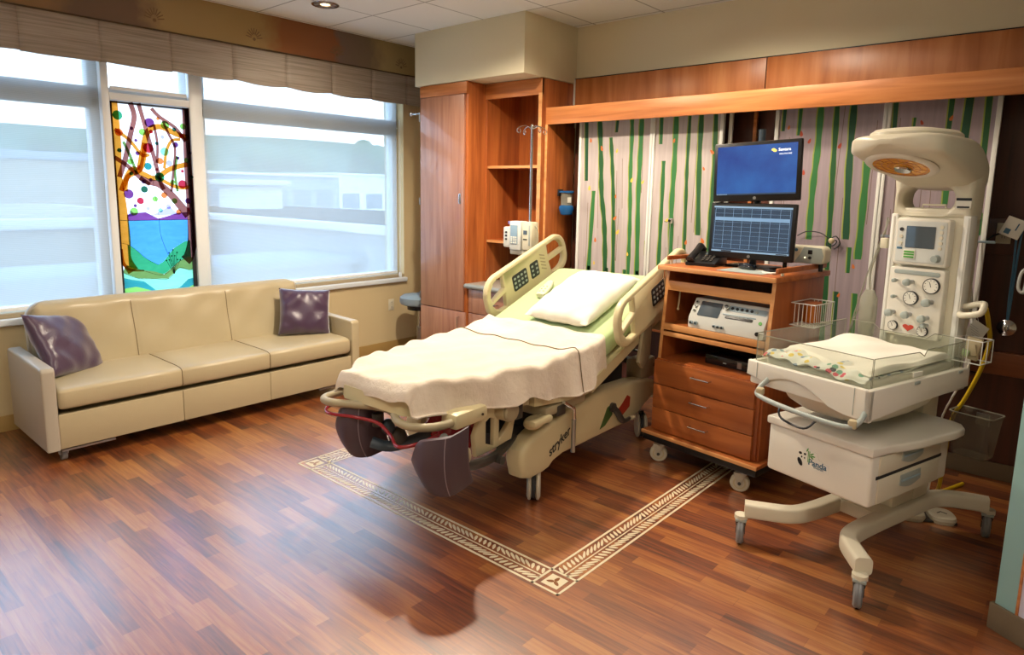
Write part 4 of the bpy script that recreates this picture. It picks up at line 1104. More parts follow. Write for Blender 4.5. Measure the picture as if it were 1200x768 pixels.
# deck frame under the mattress: foot, seat and back sections
b = MB()
foot = [(-.33, .02), (-.25, .045), (0, .055), (.2, .035), (.31, .0), (.37, .03), (.385, .55), (-.385, .55), (-.38, .05)]
t_ = MB()
b.loft([[(-w, v, zbot(v)-.02), (w, v, zbot(v)-.02), (w, v, zbot(v)+.045), (-w, v, zbot(v)+.045)] for v, w in ((-.035, .20), (.0, .255), (.05, .285), (.2, .32), (.4, .36), (.62, .41))], 'bed_cream')
b.build('foot_section', bed)
b = MB(); b.loft([[(-w, v, zbot(v)-.03), (w, v, zbot(v)-.03), (w, v, zbot(v)+.03), (-w, v, zbot(v)+.03)] for v, w in ((.64, .43), (.9, .45), (1.12, .45))], 'bed_cream'); b.bx(-.445, .445, .72, 1.1, .46, .51, 'bed_cream_dark', bev=.01); b.build('seat_section', bed)
b = MB(); b.loft([[(-w, v, zbot(v)-.035), (w, v, zbot(v)-.035), (w, v, zbot(v)+.035), (-w, v, zbot(v)+.035)] for v, w in ((1.15, .455), (1.6, .455), (2.1, .45))], 'bed_cream'); b.build('back_section', bed)
b = MB(); b.bx(-.40, .40, 2.09, 2.13, .70, .98, 'bed_cream', bev=.015); b.build('headboard', bed)
# side rails
def rail(side):
    """outline in a local frame: s along the slope, t up from the lower edge"""
    L_, H_ = .97, .285
    o = []
    def arc(cx, cy, r, a0, a1, n=8): return [(cx+r*math.cos(R(a0+(a1-a0)*k/n)), cy+r*math.sin(R(a0+(a1-a0)*k/n))) for k in range(n+1)]
    out = arc(.135, H_-.135, .135, 180, 90) + arc(L_-.13, H_-.13, .13, 90, 0) + arc(L_-.10, .10, .10, 0, -90) + [(.62, -.015), (.42, -.02)] + arc(.10, .10, .10, 270, 180)
    holes = []
    def slot(pts): holes.append(pts)
    # foot-end opening, split by a slanting bar
    slot([(.045, .15), (.06, .20), (.095, .238), (.14, .25), (.205, .25), (.198, .163), (.05, .125)])
    slot([(.05, .095), (.075, .06), (.12, .035), (.185, .03), (.196, .125), (.048, .098)])
    # head-end opening, split by a bar
    slot([(L_-.235, .25), (L_-.14, .25), (L_-.085, .232), (L_-.05, .19), (L_-.045, .165), (L_-.24, .165)])
    slot([(L_-.24, .128), (L_-.045, .128), (L_-.055, .08), (L_-.085, .05), (L_-.14, .035), (L_-.225, .035)])
    a = math.atan(K)*.98
    sx = 1 if side == 'right' else -1
    u = .505*sx
    v0, z0 = (1.345, .700) if side == 'right' else (1.40, .735)
    mt = basis((u, v0, z0), (0, math.cos(a), math.sin(a)), (0, -math.sin(a), math.cos(a)), (1, 0, 0))
    b = MB(); b.plate(out, holes, .042, 'bed_cream', bev=.012, mtx=mt); rl = b.build('side_rail', bed)
    for inner in (1, -1):
        if inner*sx > 0 and side == 'left': pass
        zf = (.0225 if inner > 0 else -.0225)
        b = MB()
        for (c, w, h) in (((.37, .17, .115), (.545, .10, .115)) if side == 'left' else ((.50, .17, .115), (.66, .09, .115))):
            m2 = mt @ Matrix.Translation((c, .145, zf)); b.plate(rrect(w, h, .016), [], .003, 'cable_dark', bev=.0008, mtx=m2)
            nx_, ny_ = (4, 3) if w > .12 else (2, 3)
            for i in range(nx_):
                for j in range(ny_): b.plate(rrect(.022, .016, .006, cx=c-w/2+.03+i*(w-.05)/max(1, nx_-1)-.005, cy=.145-h/2+.025+j*.032), [], .002, 'dev_grey', bev=.0004, mtx=mt @ Matrix.Translation((0, 0, zf*1.12)))
        b.build('control_panel', rl)
        b = MB()
        for i in range(5):
            m2 = mt @ Matrix.Translation((.655 if side == 'left' else .745, .105+.026*i, zf)) @ Matrix.Rotation(R(-28), 4, 'Z'); b.plate(rrect(.062 if side == 'left' else .03, .009, .004), [], .003, 'bed_cream_dark', bev=.0005, mtx=m2)
        b.build('speaker_slots', rl)
    b = MB(); b.prism([(v0+.30, z0-.12), (v0+.36, z0-.17), (v0+.45, z0-.10), (v0+.46, z0+.16), (v0+.36, z0+.12)], 'yz', u-.035*sx-.012, u-.035*sx+.012, 'bed_cream_dark', bev=.005); b.build('rail_arm', bed)
rail('right'); rail('left')
# base: long side covers, cross frame, casters
cover = [(.55, .27), (.56, .32), (.60, .35), (.68, .38), (.80, .41), (1.0, .435), (1.25, .455), (1.5, .452), (1.72, .44), (1.9, .415), (2.01, .385), (2.06, .33), (2.06, .285), (1.97, .275), (1.88, .245), (1.78, .205), (1.64, .182), (1.4, .19), (1.1, .195), (.93, .20), (.84, .185), (.80, .16), (.74, .152), (.64, .152), (.575, .175)]
for s in (1, -1):
    b = MB(); a_, c_ = sorted((s*.31, s*.425)); b.prism(cover, 'yz', a_, c_, 'bed_cream', bev=.028, seg=4); cv = b.build('base_cover', bed)
    if s > 0:
        b = MB(); mt = basis((.4262, .88, .285), (0, .93, .37), (0, -.37, .93), (1, 0, 0))
        b.text('stryker', .072, 'text_dark', mt, shear=.25, bold=.0012); b.build('lettering', cv, label='dark maker lettering on the cover')
        b = MB(); b.prism([(1.30, .235), (1.36, .245), (1.44, .29), (1.44, .36), (1.38, .35)], 'yz', .4245, .427, 'label_green'); b.build('green_label', cv)
        b = MB(); b.prism([(1.50, .30), (1.56, .33), (1.62, .37), (1.66, .35), (1.655, .29), (1.57, .255), (1.51, .245), (1.54, .28)], 'yz', .4245, .427, 'label_red'); b.build('red_label', cv)
b = MB(); b.bx(-.29, .29, .62, 1.95, .26, .34, 'mech_dark', bev=.02); b.bx(-.24, .24, .80, 1.15, .34, .46, 'mech_dark', bev=.02); b.bx(-.24, .24, 1.55, 1.9, .34, .50, 'mech_dark', bev=.02); b.build('base_frame', bed)
for s in (1, -1):
    b = MB(); b.prism([(1.28, .40), (1.36, .40), (1.60, .60), (1.54, .62)], 'yz', s*.25-.015, s*.25+.015, 'bed_cream_dark', bev=.004); b.bx(s*.27-.025, s*.27+.025, 1.08, 1.16, .38, .54, 'bed_cream_dark', bev=.006); b.build('lift_arm', bed)
b = MB(); b.bx(-.40, .40, 2.0, 2.06, .46, .50, 'mech_dark', bev=.01); b.bx(.28, .40, 1.85, 2.05, .40, .54, 'bed_cream_dark', bev=.02); b.cyl((.34, 1.93, .54), (.34, 1.93, .61), .012, 'chrome'); b.bx(.28, .40, 1.92, 1.94, .575, .585, 'chrome'); b.build('head_bracket', bed)
def bed_caster(u, v):
    b = MB(); r = .082; ax = Vector((math.cos(R(36)), math.sin(R(36)), 0)); ay = Vector((-ax.y, ax.x, 0)); c0 = Vector((u, v, r))
    for w0 in (-.022, .022): b.lathe([(.02, -.014), (.060, -.014), (.078, -.007), (.082, .0), (.078, .007), (.060, .014), (.02, .014)], 'cream_wheel', basis(c0+ax*w0, ay, (0, 0, 1), ax))
    b.cyl(c0-ax*.009, c0+ax*.009, .074, 'rubber'); b.cyl((u, v, .09), (u, v, .18), .018, 'black'); b.build('caster', bed)
for u, v in ((.372, .73), (-.372, .73), (.372, 1.93), (-.372, 1.93)): bed_caster(u, v)
# brake pedal, rail strut and accessory bar
b = MB(); b.tube([(.435, 1.43, .34), (.445, 1.47, .30), (.45, 1.53, .235), (.45, 1.61, .225)], lambda t: (.020, .012), 'mech_dark'); b.ell((.45, 1.64, .225), (.022, .045, .014), 'bed_cream_dark'); b.cyl((.42, 1.43, .34), (.445, 1.43, .34), .028, 'mech_dark'); b.build('brake_pedal', bed)
b = MB(); b.tube([(.46, .86, .515), (.465, .93, .47), (.465, .955, .44), (.465, .955, .22)], .010, 'chrome', n=12); b.cyl((.465, .955, .40), (.465, .955, .215), .0125, 'steel'); b.build('accessory_bar', bed)
b = MB(); b.bx(.40, .465, .60, .76, .44, .475, 'bed_cream', bev=.012); b.bx(.385, .45, .82, .90, .44, .50, 'mech_dark', bev=.008)
b.ell((.40, .68, .44), (.045, .07, .035), 'bed_cream'); b.build('release_lever', bed)
# foot end: grab bar, red release tube, calf rests on arms
b = MB(); b.tube([(-.36, .12, .585), (-.36, .03, .585), (-.325, -.06, .59), (-.24, -.085, .595), (-.13, -.05, .60), (0, .01, .60), (.10, .0, .60), (.19, -.055, .595), (.28, -.06, .59), (.35, .01, .585), (.37, .12, .585)], .019, 'bed_cream_dark', n=14)
b.build('grab_bar', bed)
b = MB(); b.tube([(-.30, .05, .555), (-.32, -.04, .545), (-.25, -.09, .54), (-.1, -.055, .545), (.02, -.02, .535), (.12, -.03, .50), (.22, -.08, .49), (.30, -.04, .51), (.34, .06, .535)], .0085, 'red_gloss', n=10); b.build('release_tube', bed)
b = MB(); b.bx(.30, .40, .10, .32, .55, .625, 'bed_cream', bev=.02); b.cyl((.405, .27, .59), (.41, .27, .59), .006, 'black'); b.build('foot_bracket', bed)
def calf_rest(u0, tiltz):
    """curved shell pad: rounded outer edge, straight inner edge that turns back"""
    b = MB(); H = .275
    def f(a, h, r):
        a = a**1.7 if a < .6 else .6**1.7 + (a-.6)*(1-.6**1.7)/.4
        k = (1-(1-min(1, a/.72))**2)**.5
        s_ = 2*a-1; th = (.115-r)
        x = s_*.118; y = -.075*(1-s_*s_) + .055*max(0, (a-.84)/.16) + th*1.0
        hh = (h-.5)*H*(.02+.98*k)
        y += .035*(2*h-1)**2
        return (x*(1-.02*abs(2*h-1)), y, hh)
    b.surf(lambda a, h: f(a, h, .115), 26, 16, 'purple_pad'); b.surf(lambda a, h: f(a, h, .093), 26, 16, 'purple_pad')
    for h in (0, 1): b.surf(lambda a, q, h=h: f(a, h, .093+.022*q), 26, 2, 'purple_pad')
    for a in (0, 1): b.surf(lambda h, q, a=a: f(a, h, .093+.022*q), 16, 2, 'purple_pad')
    bmesh.ops.remove_doubles(b.bm, verts=b.bm.verts, dist=.0004); bmesh.ops.recalc_face_normals(b.bm, faces=b.bm.faces)
    o = b.build('calf_rest', bed, loc=(u0, .0 if u0 < 0 else -.05, .46), rot=(R(10), 0, tiltz), sharp=50)
    p = MB(); p.tube([f(.84, h/12, .1165) for h in range(13)], .0022, 'pad_piping', n=6, smooth=0); p.build('piping', o)
    return o
calf_rest(-.17, R(14)); c2 = calf_rest(.425, R(20))
b = MB()
b.tube([(-.05, .0, .42), (.02, .06, .40), (.08, .20, .42), (.12, .38, .45)], lambda t: (.028, .014), 'mech_blue'); b.cyl((-.03, .02, .50), (-.03, .02, .56), .025, 'mech_dark'); b.tube([(-.12, .02, .53), (-.1, .05, .56), (-.05, .12, .585)], .018, 'mech_dark')
b.ell((.02, .10, .44), (.05, .04, .045), 'mech_dark'); b.ell((.0, .06, .49), (.035, .03, .04), 'mech_blue'); b.build('leg_support', bed)
b = MB()
b.tube([(.40, .06, .40), (.40, .22, .36), (.36, .42, .33), (.30, .62, .34)], lambda t: (.030+.014*t, .022), 'mech_dark'); b.tube([(.44, -.02, .57), (.42, .02, .52), (.41, .05, .44)], .020, 'mech_dark'); b.ell((.41, .12, .43), (.035, .06, .055), 'bed_cream_dark'); b.cyl((.37, .40, .33), (.425, .40, .33), .020, 'mech_dark')
b.build('leg_support', bed)
# side swing panel with the cutout, and the rounded pivot
mt = basis((.33, .40, .44), (0, 1, 0), (0, 0, 1), (1, 0, 0))
b = MB(); b.plate([(-.10, -.085), (.02, -.085), (.17, -.07), (.215, .10), (.19, .165), (.02, .15), (-.065, .12), (-.115, .02)], [[(-.03, -.04), (.03, -.065), (.03, .07), (.0, .085), (-.03, .07)], [(.07, -.05), (.16, .03), (.16, .05), (.07, .06)]], .03, 'bed_cream', bev=.008, mtx=mt)
b.build('swing_panel', bed)
b = MB(); b.cyl((.22, .48, .55), (.40, .48, .55), .052, 'bed_cream'); b.lathe([(.03, 0), (.05, .0), (.052, .012), (.046, .02), (.0, .022)], 'bed_cream_dark', basis((.40, .48, .55), (0, 1, 0), (0, 0, 1), (1, 0, 0))); b.bx(.405, .42, .50, .56, .50, .58, 'mech_dark', bev=.005); b.build('pivot', bed)

# blanket
BW = lambda v: halfw(max(.06, v)) + .012
def drop(v): return .125 + .06*min(1, max(0, (v-.1)/.7)) + .03*math.sin(7*v+.5) + .014*math.sin(19*v)
def blanket_pt(a, bb):
    """a in -1..1 across, bb 0..1 from the foot hem to the head edge"""
    VE = 1.30
    Lf = .085                                   # how far it hangs at the foot
    arc = -Lf + (VE+Lf)*bb
    v = max(0, arc) if arc > 0 else 0
    fd = max(0, -arc)
    w = BW(v); d = drop(v)*(.72 if a < 0 else 1.0)
    if bb > .93: d *= 1.0
    tot = w + d; p = abs(a)*tot; sg = 1 if a >= 0 else -1
    r = .035
    wr = 0
    if p < w - r: x = p; dz = 0; ox_ = 0
    elif p < w - r + r*math.pi/2:
        t = (p-(w-r))/r; x = w - r + r*math.sin(t); dz = r*(1-math.cos(t))
    else:
        q = p-(w-r+r*math.pi/2); x = w + .014*q/d + (q/d)*(.020*math.sin(13*v+1.2*sg) + .012*math.sin(29*v)) + .02*(q/d); dz = r + q
    top = ztop(v) + .014
    wr = .006*math.sin(5*x*sg+7*v) * math.sin(4*v+2) + .004*math.sin(21*v+9*x*sg) + .0035*math.sin(33*x*sg-12*v) + .004*math.exp(-((v-1.26)/.03)**2) + .014*math.exp(-((p-w)/.08)**2)*(1+.9*math.sin(11*v+sg)*math.sin(4.3*v+.5))+ .006*math.exp(-((p-w)/.12)**2)*math.sin(34*v+14*p)
    z = top - dz + wr - fd*.95
    vy = (-.012 - .03*min(1, fd/.05)) + v - (.015*math.sin(9*x*sg))*min(1, fd/.08) if arc < .0 else v - .012*(1-min(1, v/.03))
    if arc > 0 and p > w: vy += 0
    z = max(z, zbot(v)-.0 + .0 if p > w else z)
    return (sg*x, vy + .010*math.sin(6*x*sg+1)*(1 if bb > .97 else 0), z)
b = MB(); b.surf(lambda s, t: blanket_pt(2*s-1, t), 120, 110, 'blanket', thick=.006)
bl = b.build('blanket', sharp=85); bl.matrix_world = BM; tag(bl, 'cream fleece blanket draped over the lower two thirds of the bed', 'blanket')
b = MB(); tt = (1.02+.085)/(1.30+.085); pts = []
for i in range(61):
    p = Vector(blanket_pt(-1 + 2*i/60, tt - .0*abs(i-30)/30)); pts.append(p + Vector((.004 if i > 50 else (-.004 if i < 10 else 0), 0, .004)))
b.tube(pts, .0028, 'seam', n=6, smooth=0); b.build('hem_seam', bl)
# pillow and the hand control
p = cushion_mesh(.46, .64, .15, 'pillow_white', 'pillow', pinch=.05, seed=9, ripple=.007, n=34)
p.matrix_world = BM @ Matrix.Translation((.095, 1.60, ztop(1.60)+.058)) @ Matrix.Rotation(math.atan(K), 4, 'X') @ Matrix.Rotation(R(-2), 4, 'Z')
tag(p, 'plump white pillow lying on the green sheet at the raised head of the bed', 'pillow')
rc = thing('hand_control', 'pale green hand control lying between the pillow and the left side rail', 'hand control'); rc.matrix_world = BM @ Matrix.Translation((-.27, 1.70, ztop(1.70)+.022)) @ Matrix.Rotation(math.atan(K), 4, 'X') @ Matrix.Rotation(R(12), 4, 'Z')
b = MB(); b.loft([superring((0, v, 0), w, .015, (1, 0, 0), (0, 0, 1), 3, 24) for v, w in ((-.10, .02), (-.085, .034), (0, .037), (.06, .030), (.10, .024), (.105, .012))], 'dev_ivory'); b.build('case', rc)
b = MB()
for i in range(3):
    for j in (-1, 1): b.cyl((j*.013, -.06+.035*i, .012), (j*.013, -.06+.035*i, .018), .007, 'sheet_green', n=12)
b.build('buttons', rc)

# red bag held under the foot section
b = MB()
def bag(u, v):
    a = 2*math.pi*u; h = v
    rr = .5 + .35*math.sin(math.pi*min(1, h*1.05+.05))
    cr = 1 + .10*math.sin(7*a+5*h) + .06*math.sin(13*a-9*h)
    return (.10 + .17*rr*math.cos(a)*cr*.75, .40 + .27*rr*math.sin(a)*cr*.75, .30 + .27*h)
b.surf(bag, 48, 18, 'red_gloss')
o = b.build('red_waste_bag', sharp=25); o.matrix_world = BM; tag(o, 'glossy red plastic bag hanging under the foot of the bed', 'bag')

# ================================================================== EQUIPMENT CART
CX, CY, CYAW = -1.57, 3.50, R(-8)
CM = Matrix.Translation((CX, CY, 0)) @ Matrix.Rotation(CYAW, 4, 'Z')
def cart():
    root = thing('equipment_cart', 'tall wooden equipment cart with three drawers on casters beside the bed head', 'cart', (CX, CY, 0), CYAW)
    b = MB(); b.bx(-.368, .368, -.02, .60, 1.160, 1.190, 'wood_cart', bev=.006); b.bx(-.368, .368, -.024, -.012, 1.162, 1.188, 'wood_edge', bev=.004); b.build('top_board', root)
    for s in (-1, 1):
        b = MB(); a_, c_ = sorted((s*.322, s*.342)); b.prism([(.04, 1.16), (-.005, .63), (-.005, .19), (.585, .19), (.585, 1.16)], 'yz', a_, c_, 'wood_cart_v', bev=.002)
        b.prism([(.0365, 1.158), (-.0085, .63), (-.005, .63), (.04, 1.158)], 'yz', a_, c_, 'wood_edge'); b.build('side_panel', root)
    b = MB(); b.bx(-.322, .322, .57, .585, .19, 1.16, 'wood_dark'); b.build('back_panel', root)
    b = MB(); b.bx(-.322, .322, .028, .046, 1.042, 1.098, 'wood_edge', bev=.002); b.build('front_rail', root)
    b = MB(); b.bx(-.322, .322, .015, .57, .822, .842, 'wood_cart', bev=.002); b.bx(-.322, .322, .0, .016, .808, .846, 'wood_edge', bev=.003); b.build('shelf', root)
    b = MB(); b.bx(-.318, .318, .01, .55, .775, .795, 'wood_cart', bev=.002); b.bx(-.318, .318, -.004, .012, .772, .798, 'wood_edge', bev=.003); b.build('pull_out_board', root)
    b = MB(); b.bx(-.342, .33, -.02, .57, .19, .632, 'wood_cart_v', bev=.003); b.build('drawer_case', root)
    zs = (.196, .336, .482, .628)
    for a, c in zip(zs, zs[1:]):
        d = MB(); d.bx(-.340, .312, -.042, -.02, a+.0015, c-.0035, 'wood_cart', bev=.002); d = d.build('drawer', root)
        h = MB(); handle(h, -.01, (a+c)/2+.02, -.042, .115, m='chrome', r=.0045); h.build('handle', d)
    b = MB(); b.bx(-.385, .37, -.075, .61, .166, .19, 'wood_cart', bev=.006); b.bx(-.386, .371, -.079, -.070, .168, .190, 'wood_edge', bev=.003); b.build('base_board', root)
    b = MB(); b.bx(-.380, .365, -.068, .605, .125, .165, 'black', bev=.008); b.build('bumper', root)
    for (u, v, a) in ((-.27, -.015, -58), (.27, -.01, -66), (-.28, .50, 40), (.27, .50, 70)):
        b = MB(); r = .052; an = R(a); ax = Vector((math.cos(an), math.sin(an), 0)); c0 = Vector((u, v, r)) + Vector((-ax.y, ax.x, 0))*-.02
        b.lathe([(.018, -.016), (.046, -.016), (.052, -.010), (.052, .010), (.046, .016), (.018, .016)], 'cream_wheel', basis(c0, (-ax.y, ax.x, 0), (0, 0, 1), ax))
        b.cyl(c0-ax*.0175, c0+ax*.0175, .034, 'leather', n=24); b.cyl(c0-ax*.019, c0+ax*.019, .026, 'cream_wheel', n=24); b.cyl(c0-ax*.030, c0+ax*.030, .009, 'mech_dark', n=12)
        for w in (-.022, .022): b.prism([(-.014, .050), (.0, .040), (.014, .050), (.020, .085), (.036, .112), (-.034, .112), (-.024, .08)], 'yz', w-.003, w+.003, 'leather_grey', mtx=Matrix.Translation((c0.x, c0.y, 0)) @ Matrix.Rotation(an, 4, 'Z'))
        b.cyl((u, v, .108), (u, v, .126), .03, 'steel'); b.build('caster', root)
    # low wooden gallery at both ends of the top
    b = MB(); b.bx(-.36, -.345, .05, .58, 1.215, 1.24, 'wood_cart', bev=.004); b.cyl((-.352, .09, 1.188), (-.352, .09, 1.22), .008, 'dev_ivory', n=10); b.cyl((-.352, .52, 1.188), (-.352, .52, 1.22), .008, 'dev_ivory', n=10); b.build('gallery_rail', root)
    b = MB(); b.bx(.335, .352, .03, .58, 1.205, 1.232, 'wood_cart', bev=.004); b.cyl((.343, .09, 1.188), (.343, .09, 1.21), .008, 'dev_ivory', n=10); b.cyl((.343, .52, 1.188), (.343, .52, 1.21), .008, 'dev_ivory', n=10); b.build('gallery_rail', root)
    b = MB(); b.tube([(-.378, .1, 1.17), (-.41, .1, 1.17), (-.41, .1, 1.10), (-.42, .1, 1.09)], .006, 'chrome', n=8, smooth=0); b.build('side_hook', root)
    return root
cart()
def on_cart(o, u, v, z, rz=0): o.matrix_world = CM @ Matrix.Translation((u, v, z)) @ Matrix.Rotation(rz, 4, 'Z'); return o

# dark handset hanging inside the left of the cart and boxes in the lower bay
b = MB(); b.tube([(0, 0, .12), (.0, -.005, .04), (-.004, -.008, -.02)], .005, 'leather', n=8); b.ell((-.004, -.008, -.025), (.008, .008, .008), 'bed_cream')
o = b.build('short_cord'); on_cart(o, -.285, .10, .95); tag(o, 'short beige cord hanging inside the left of the cart', 'cord')
b = MB(); b.bx(-.15, .15, -.12, .12, 0, .055, 'black_gloss', bev=.006); b.bx(-.03, -.01, -.123, -.118, .02, .026, 'dev_grey'); b.bx(.06, .085, -.124, -.118, .01, .045, 'steel')
o = b.build('black_recorder'); on_cart(o, .06, .22, .634); tag(o, 'low black recorder box in the open bay above the cart drawers', 'recorder')

def fetal_monitor():
    root = thing('fetal_monitor', 'white fetal monitor with grey screen and paper slot on the cart shelf', 'monitor'); on_cart(root, .07, .14, .847, R(0))
    # wedge body: front face leans back
    prof = [(-.125, .0), (.14, 0), (.14, .165), (-.055, .165), (-.125, .06)]
    b = MB(); b.prism(prof, 'yz', -.235, .235, 'dev_white', bev=.010); b.build('case', root)
    d = Vector((0, .07, .105)).normalized(); nrm = Vector((0, -d.z, d.y))
    mt = basis(Vector((0, -.09, .1125)) + nrm*.0012, (1, 0, 0), d, nrm)
    b = MB(); b.plate(rrect(.135, .092, .006, cx=-.115), [], .004, 'screen_dark', bev=.001, mtx=mt); b.build('screen', root)
    b = MB(); b.plate(rrect(.165, .016, .004, cx=.075, cy=-.028), [], .004, 'black', bev=.001, mtx=mt); b.plate(rrect(.20, .006, .002, cx=.07, cy=-.012), [], .006, 'dev_blue', bev=.001, mtx=mt); b.build('paper_slot', root)
    b = MB(); b.cyl(mt @ Vector((-.015, .027, 0)), mt @ Vector((-.015, .027, .014)), .016, 'dev_grey'); b.cyl(mt @ Vector((-.015, .027, .012)), mt @ Vector((-.015, .027, .017)), .011, 'cable_dark'); b.build('dial', root)
    b = MB(); b.plate(rrect(.225, .034, .01, cx=.11, cy=.027), [], .002, 'dev_blue', bev=.0005, mtx=mt); b.build('button_strip', root)
    for i in range(6):
        b = MB(); b.cyl(mt @ Vector((.018+.029*i, .027, .0)), mt @ Vector((.018+.029*i, .027, .005)), .0085, 'cable_dark' if i < 5 else 'dev_grey', n=14); b.build('button', root)
    for (x, y) in ((-.21, .035), (-.21, .008), (-.21, -.02)):
        b = MB(); b.cyl(mt @ Vector((x, y, .0)), mt @ Vector((x, y, .005)), .0095, 'dev_grey', n=14); b.cyl(mt @ Vector((x, y, .004)), mt @ Vector((x, y, .007)), .005, 'cable_dark', n=12); b.build('button', root)
    b = MB(); b.cyl(mt @ Vector((.205, -.035, 0)), mt @ Vector((.205, -.035, .005)), .010, 'green_ink', n=14); b.build('power_button', root)
    for i, x in enumerate((-.21, -.178, -.06, -.035, -.01, .20)):
        b = MB(); b.cyl((x, -.125, .03), (x, -.135, .03), .011 if i in (0, 1, 5) else .008, 'dev_blue' if i < 5 else 'black', n=14); b.cyl((x, -.134, .03), (x, -.138, .03), .006, 'cable_dark', n=12); b.build('socket', root)
fetal_monitor()

def monitor(cx, cy, z0, z1, w, scr, label, roll=0, name='computer_monitor'):
    h = z1-z0; root = thing(name, label, 'monitor', (cx, cy, (z0+z1)/2), rot=(R(-2), R(roll), 0))
    b = MB(); b.bx(-w/2, w/2, 0, .032, -h/2, h/2, 'black', bev=.006); b.bx(-w/2+.06, w/2-.06, .03, .055, -h/2+.05, h/2-.05, 'black', bev=.012); b.build('housing', root)
    sw, zl, zh = w-.042, -h/2+.036, h/2-.020
    b = MB(); b.bx(-sw/2, sw/2, -.0015, .001, zl, zh, scr)
    if scr == 'desktop_blue':
        b.text('Sentara', .022, 'text_white', basis((.155, -.0022, zh-.034), (1, 0, 0), (0, 0, 1), (0, -1, 0)), ext=.0003, bold=.0005); b.text('HEALTHCARE', .011, 'text_white', basis((.160, -.0022, zh-.057), (1, 0, 0), (0, 0, 1), (0, -1, 0)), ext=.0003)
        for a in (0, 1): b.ell((.095+.008*a, -.0022, zh-.032-.006*a), (.011, .0008, .007), 'logo_gold', n=12)
        b.bx(-sw/2, sw/2, -.0022, -.001, zl, zl+.008, 'trace_dark')
        for i in range(7): b.bx(-sw/2+.004+.009*i, -sw/2+.009+.009*i, -.0028, -.002, zl+.001, zl+.006, 'line_light')
    else:
        W_, H_ = sw-.02, zh-zl
        for i in range(9): x = -W_/2 + W_*i/8; b.bx(x-.0006, x+.0006, -.0024, -.001, zl+.02, zh-.012, 'line_light')
        for z in [zl+.02+.025*i for i in range(10)]:
            if z < zh-.085 or z > zh-.06: b.bx(-W_/2, W_/2, -.0022, -.001, z-.0004, z+.0004, 'line_light')
        b.bx(-W_/2, W_/2, -.0026, -.001, zh-.082, zh-.062, 'band_light'); b.bx(-sw/2, sw/2, -.0026, -.001, zh-.010, zh, 'line_light'); b.bx(-sw/2, sw/2, -.0026, -.001, zl, zl+.009, 'line_light')
        b.bx(-sw/2+.06, -sw/2+.12, -.003, -.002, zl+.001, zl+.008, 'text_dark'); b.bx(sw/2-.07, sw/2-.01, -.003, -.002, zl+.002, zl+.007, 'text_dark')
    b.build('screen', root)
    b = MB(); b.cyl((0, -.001, -h/2+.017), (0, .003, -h/2+.017), .009, 'steel', n=18); b.build('badge', root)
    return root
monitor(-1.478, 3.74, 1.572, 1.900, .488, 'desktop_blue', 'upper black monitor showing a plain blue desktop', roll=-2.4)
monitor(-1.482, 3.74, 1.243, 1.560, .488, 'trace_dark', 'lower black monitor showing a grid of fetal traces')
root = thing('monitor_stand', 'black post standing on the cart that carries the two monitors', 'monitor stand', (-1.49, 3.83, 1.19), CYAW)
b = MB(); b.bx(-.14, .14, -.07, .08, 0, .014, 'black', bev=.006); b.build('foot_plate', root)
b = MB(); b.cyl((0, 0, .01), (0, 0, .78), .019, 'mech_blue'); b.build('post', root)
for z in (.21, .54):
    b = MB(); b.bx(-.05, .05, -.035, -.018, z-.05, z+.05, 'black', bev=.004); b.bx(-.02, .02, -.03, .025, z-.02, z+.02, 'black', bev=.004); b.build('bracket', root)

def phone():
    root = thing('desk_phone', 'black desk phone on the left of the cart top', 'phone'); on_cart(root, -.20, .22, 1.191, R(12))
    b = MB(); b.prism([(-.10, 0), (.10, 0), (.10, .065), (.06, .075), (-.10, .018)], 'yz', -.09, .09, 'black', bev=.006); b.build('body', root)
    b = MB()
    b.tube([(-.06, .09, .085), (-.06, .06, .108), (-.06, 0, .080), (-.06, -.07, .05), (-.06, -.10, .03)], lambda t: (.012+.010*abs(2*t-1)**3, .02+.008*abs(2*t-1)**3), 'black', n=12); b.build('handset', root)
    b = MB(); b.box((.03, .03, .068), (.08, .045, .004), 'screen_dark', rot=(R(19), 0, 0)); b.build('display', root)
    b = MB()
    for i in range(3):
        for j in range(4): b.box((.005+.024*i, -.012-.02*j, .056-.0075*j), (.016, .012, .006), 'mech_dark', rot=(R(19), 0, 0), bev=.001)
    b.build('keypad', root)
phone()
b = MB(); b.bx(-.13, .13, -.10, .10, 0, .003, 'dev_grey', bev=.001); o = b.build('mouse_pad'); on_cart(o, .12, .13, 1.190, R(4)); tag(o, 'grey mouse pad at the front of the cart top', 'mouse pad')
b = MB(); b.loft([superring((0, v, h*.5), w, h*.5, (1, 0, 0), (0, 0, 1), 2.6, 20) for v, w, h in ((-.062, .012, .010), (-.05, .028, .026), (-.01, .034, .036), (.03, .031, .032), (.055, .018, .016), (.060, .008, .008))], 'black_gloss')
b.cyl((0, .034, .026), (0, .046, .024), .006, 'rubber', n=8); o = b.build('computer_mouse'); on_cart(o, .07, .21, 1.1935, R(70)); tag(o, 'glossy black mouse on the pad under the lower monitor', 'mouse')
b = MB(); b.bx(-.04, .04, -.025, .025, 0, .010, 'white_paper', bev=.003); b.bx(-.035, .02, -.02, .02, .010, .02, 'black', bev=.004); o = b.build('barcode_scanner'); on_cart(o, .255, .13, 1.191, R(-20)); tag(o, 'small black scanner on a white base near the right front of the cart top', 'scanner')
b = MB()
for k in range(3): b.tube([(-.05, .0+.01*k, .004), (0, .03, .012+.004*k), (.05, .02-.02*k, .006), (.10, .04, .004)], .0025, 'white_paper' if k else 'cable_dark', n=6)
o = b.build('loose_cable'); on_cart(o, -.05, .28, 1.192); tag(o, 'loose thin cables lying between the phone and the lower monitor', 'cable')
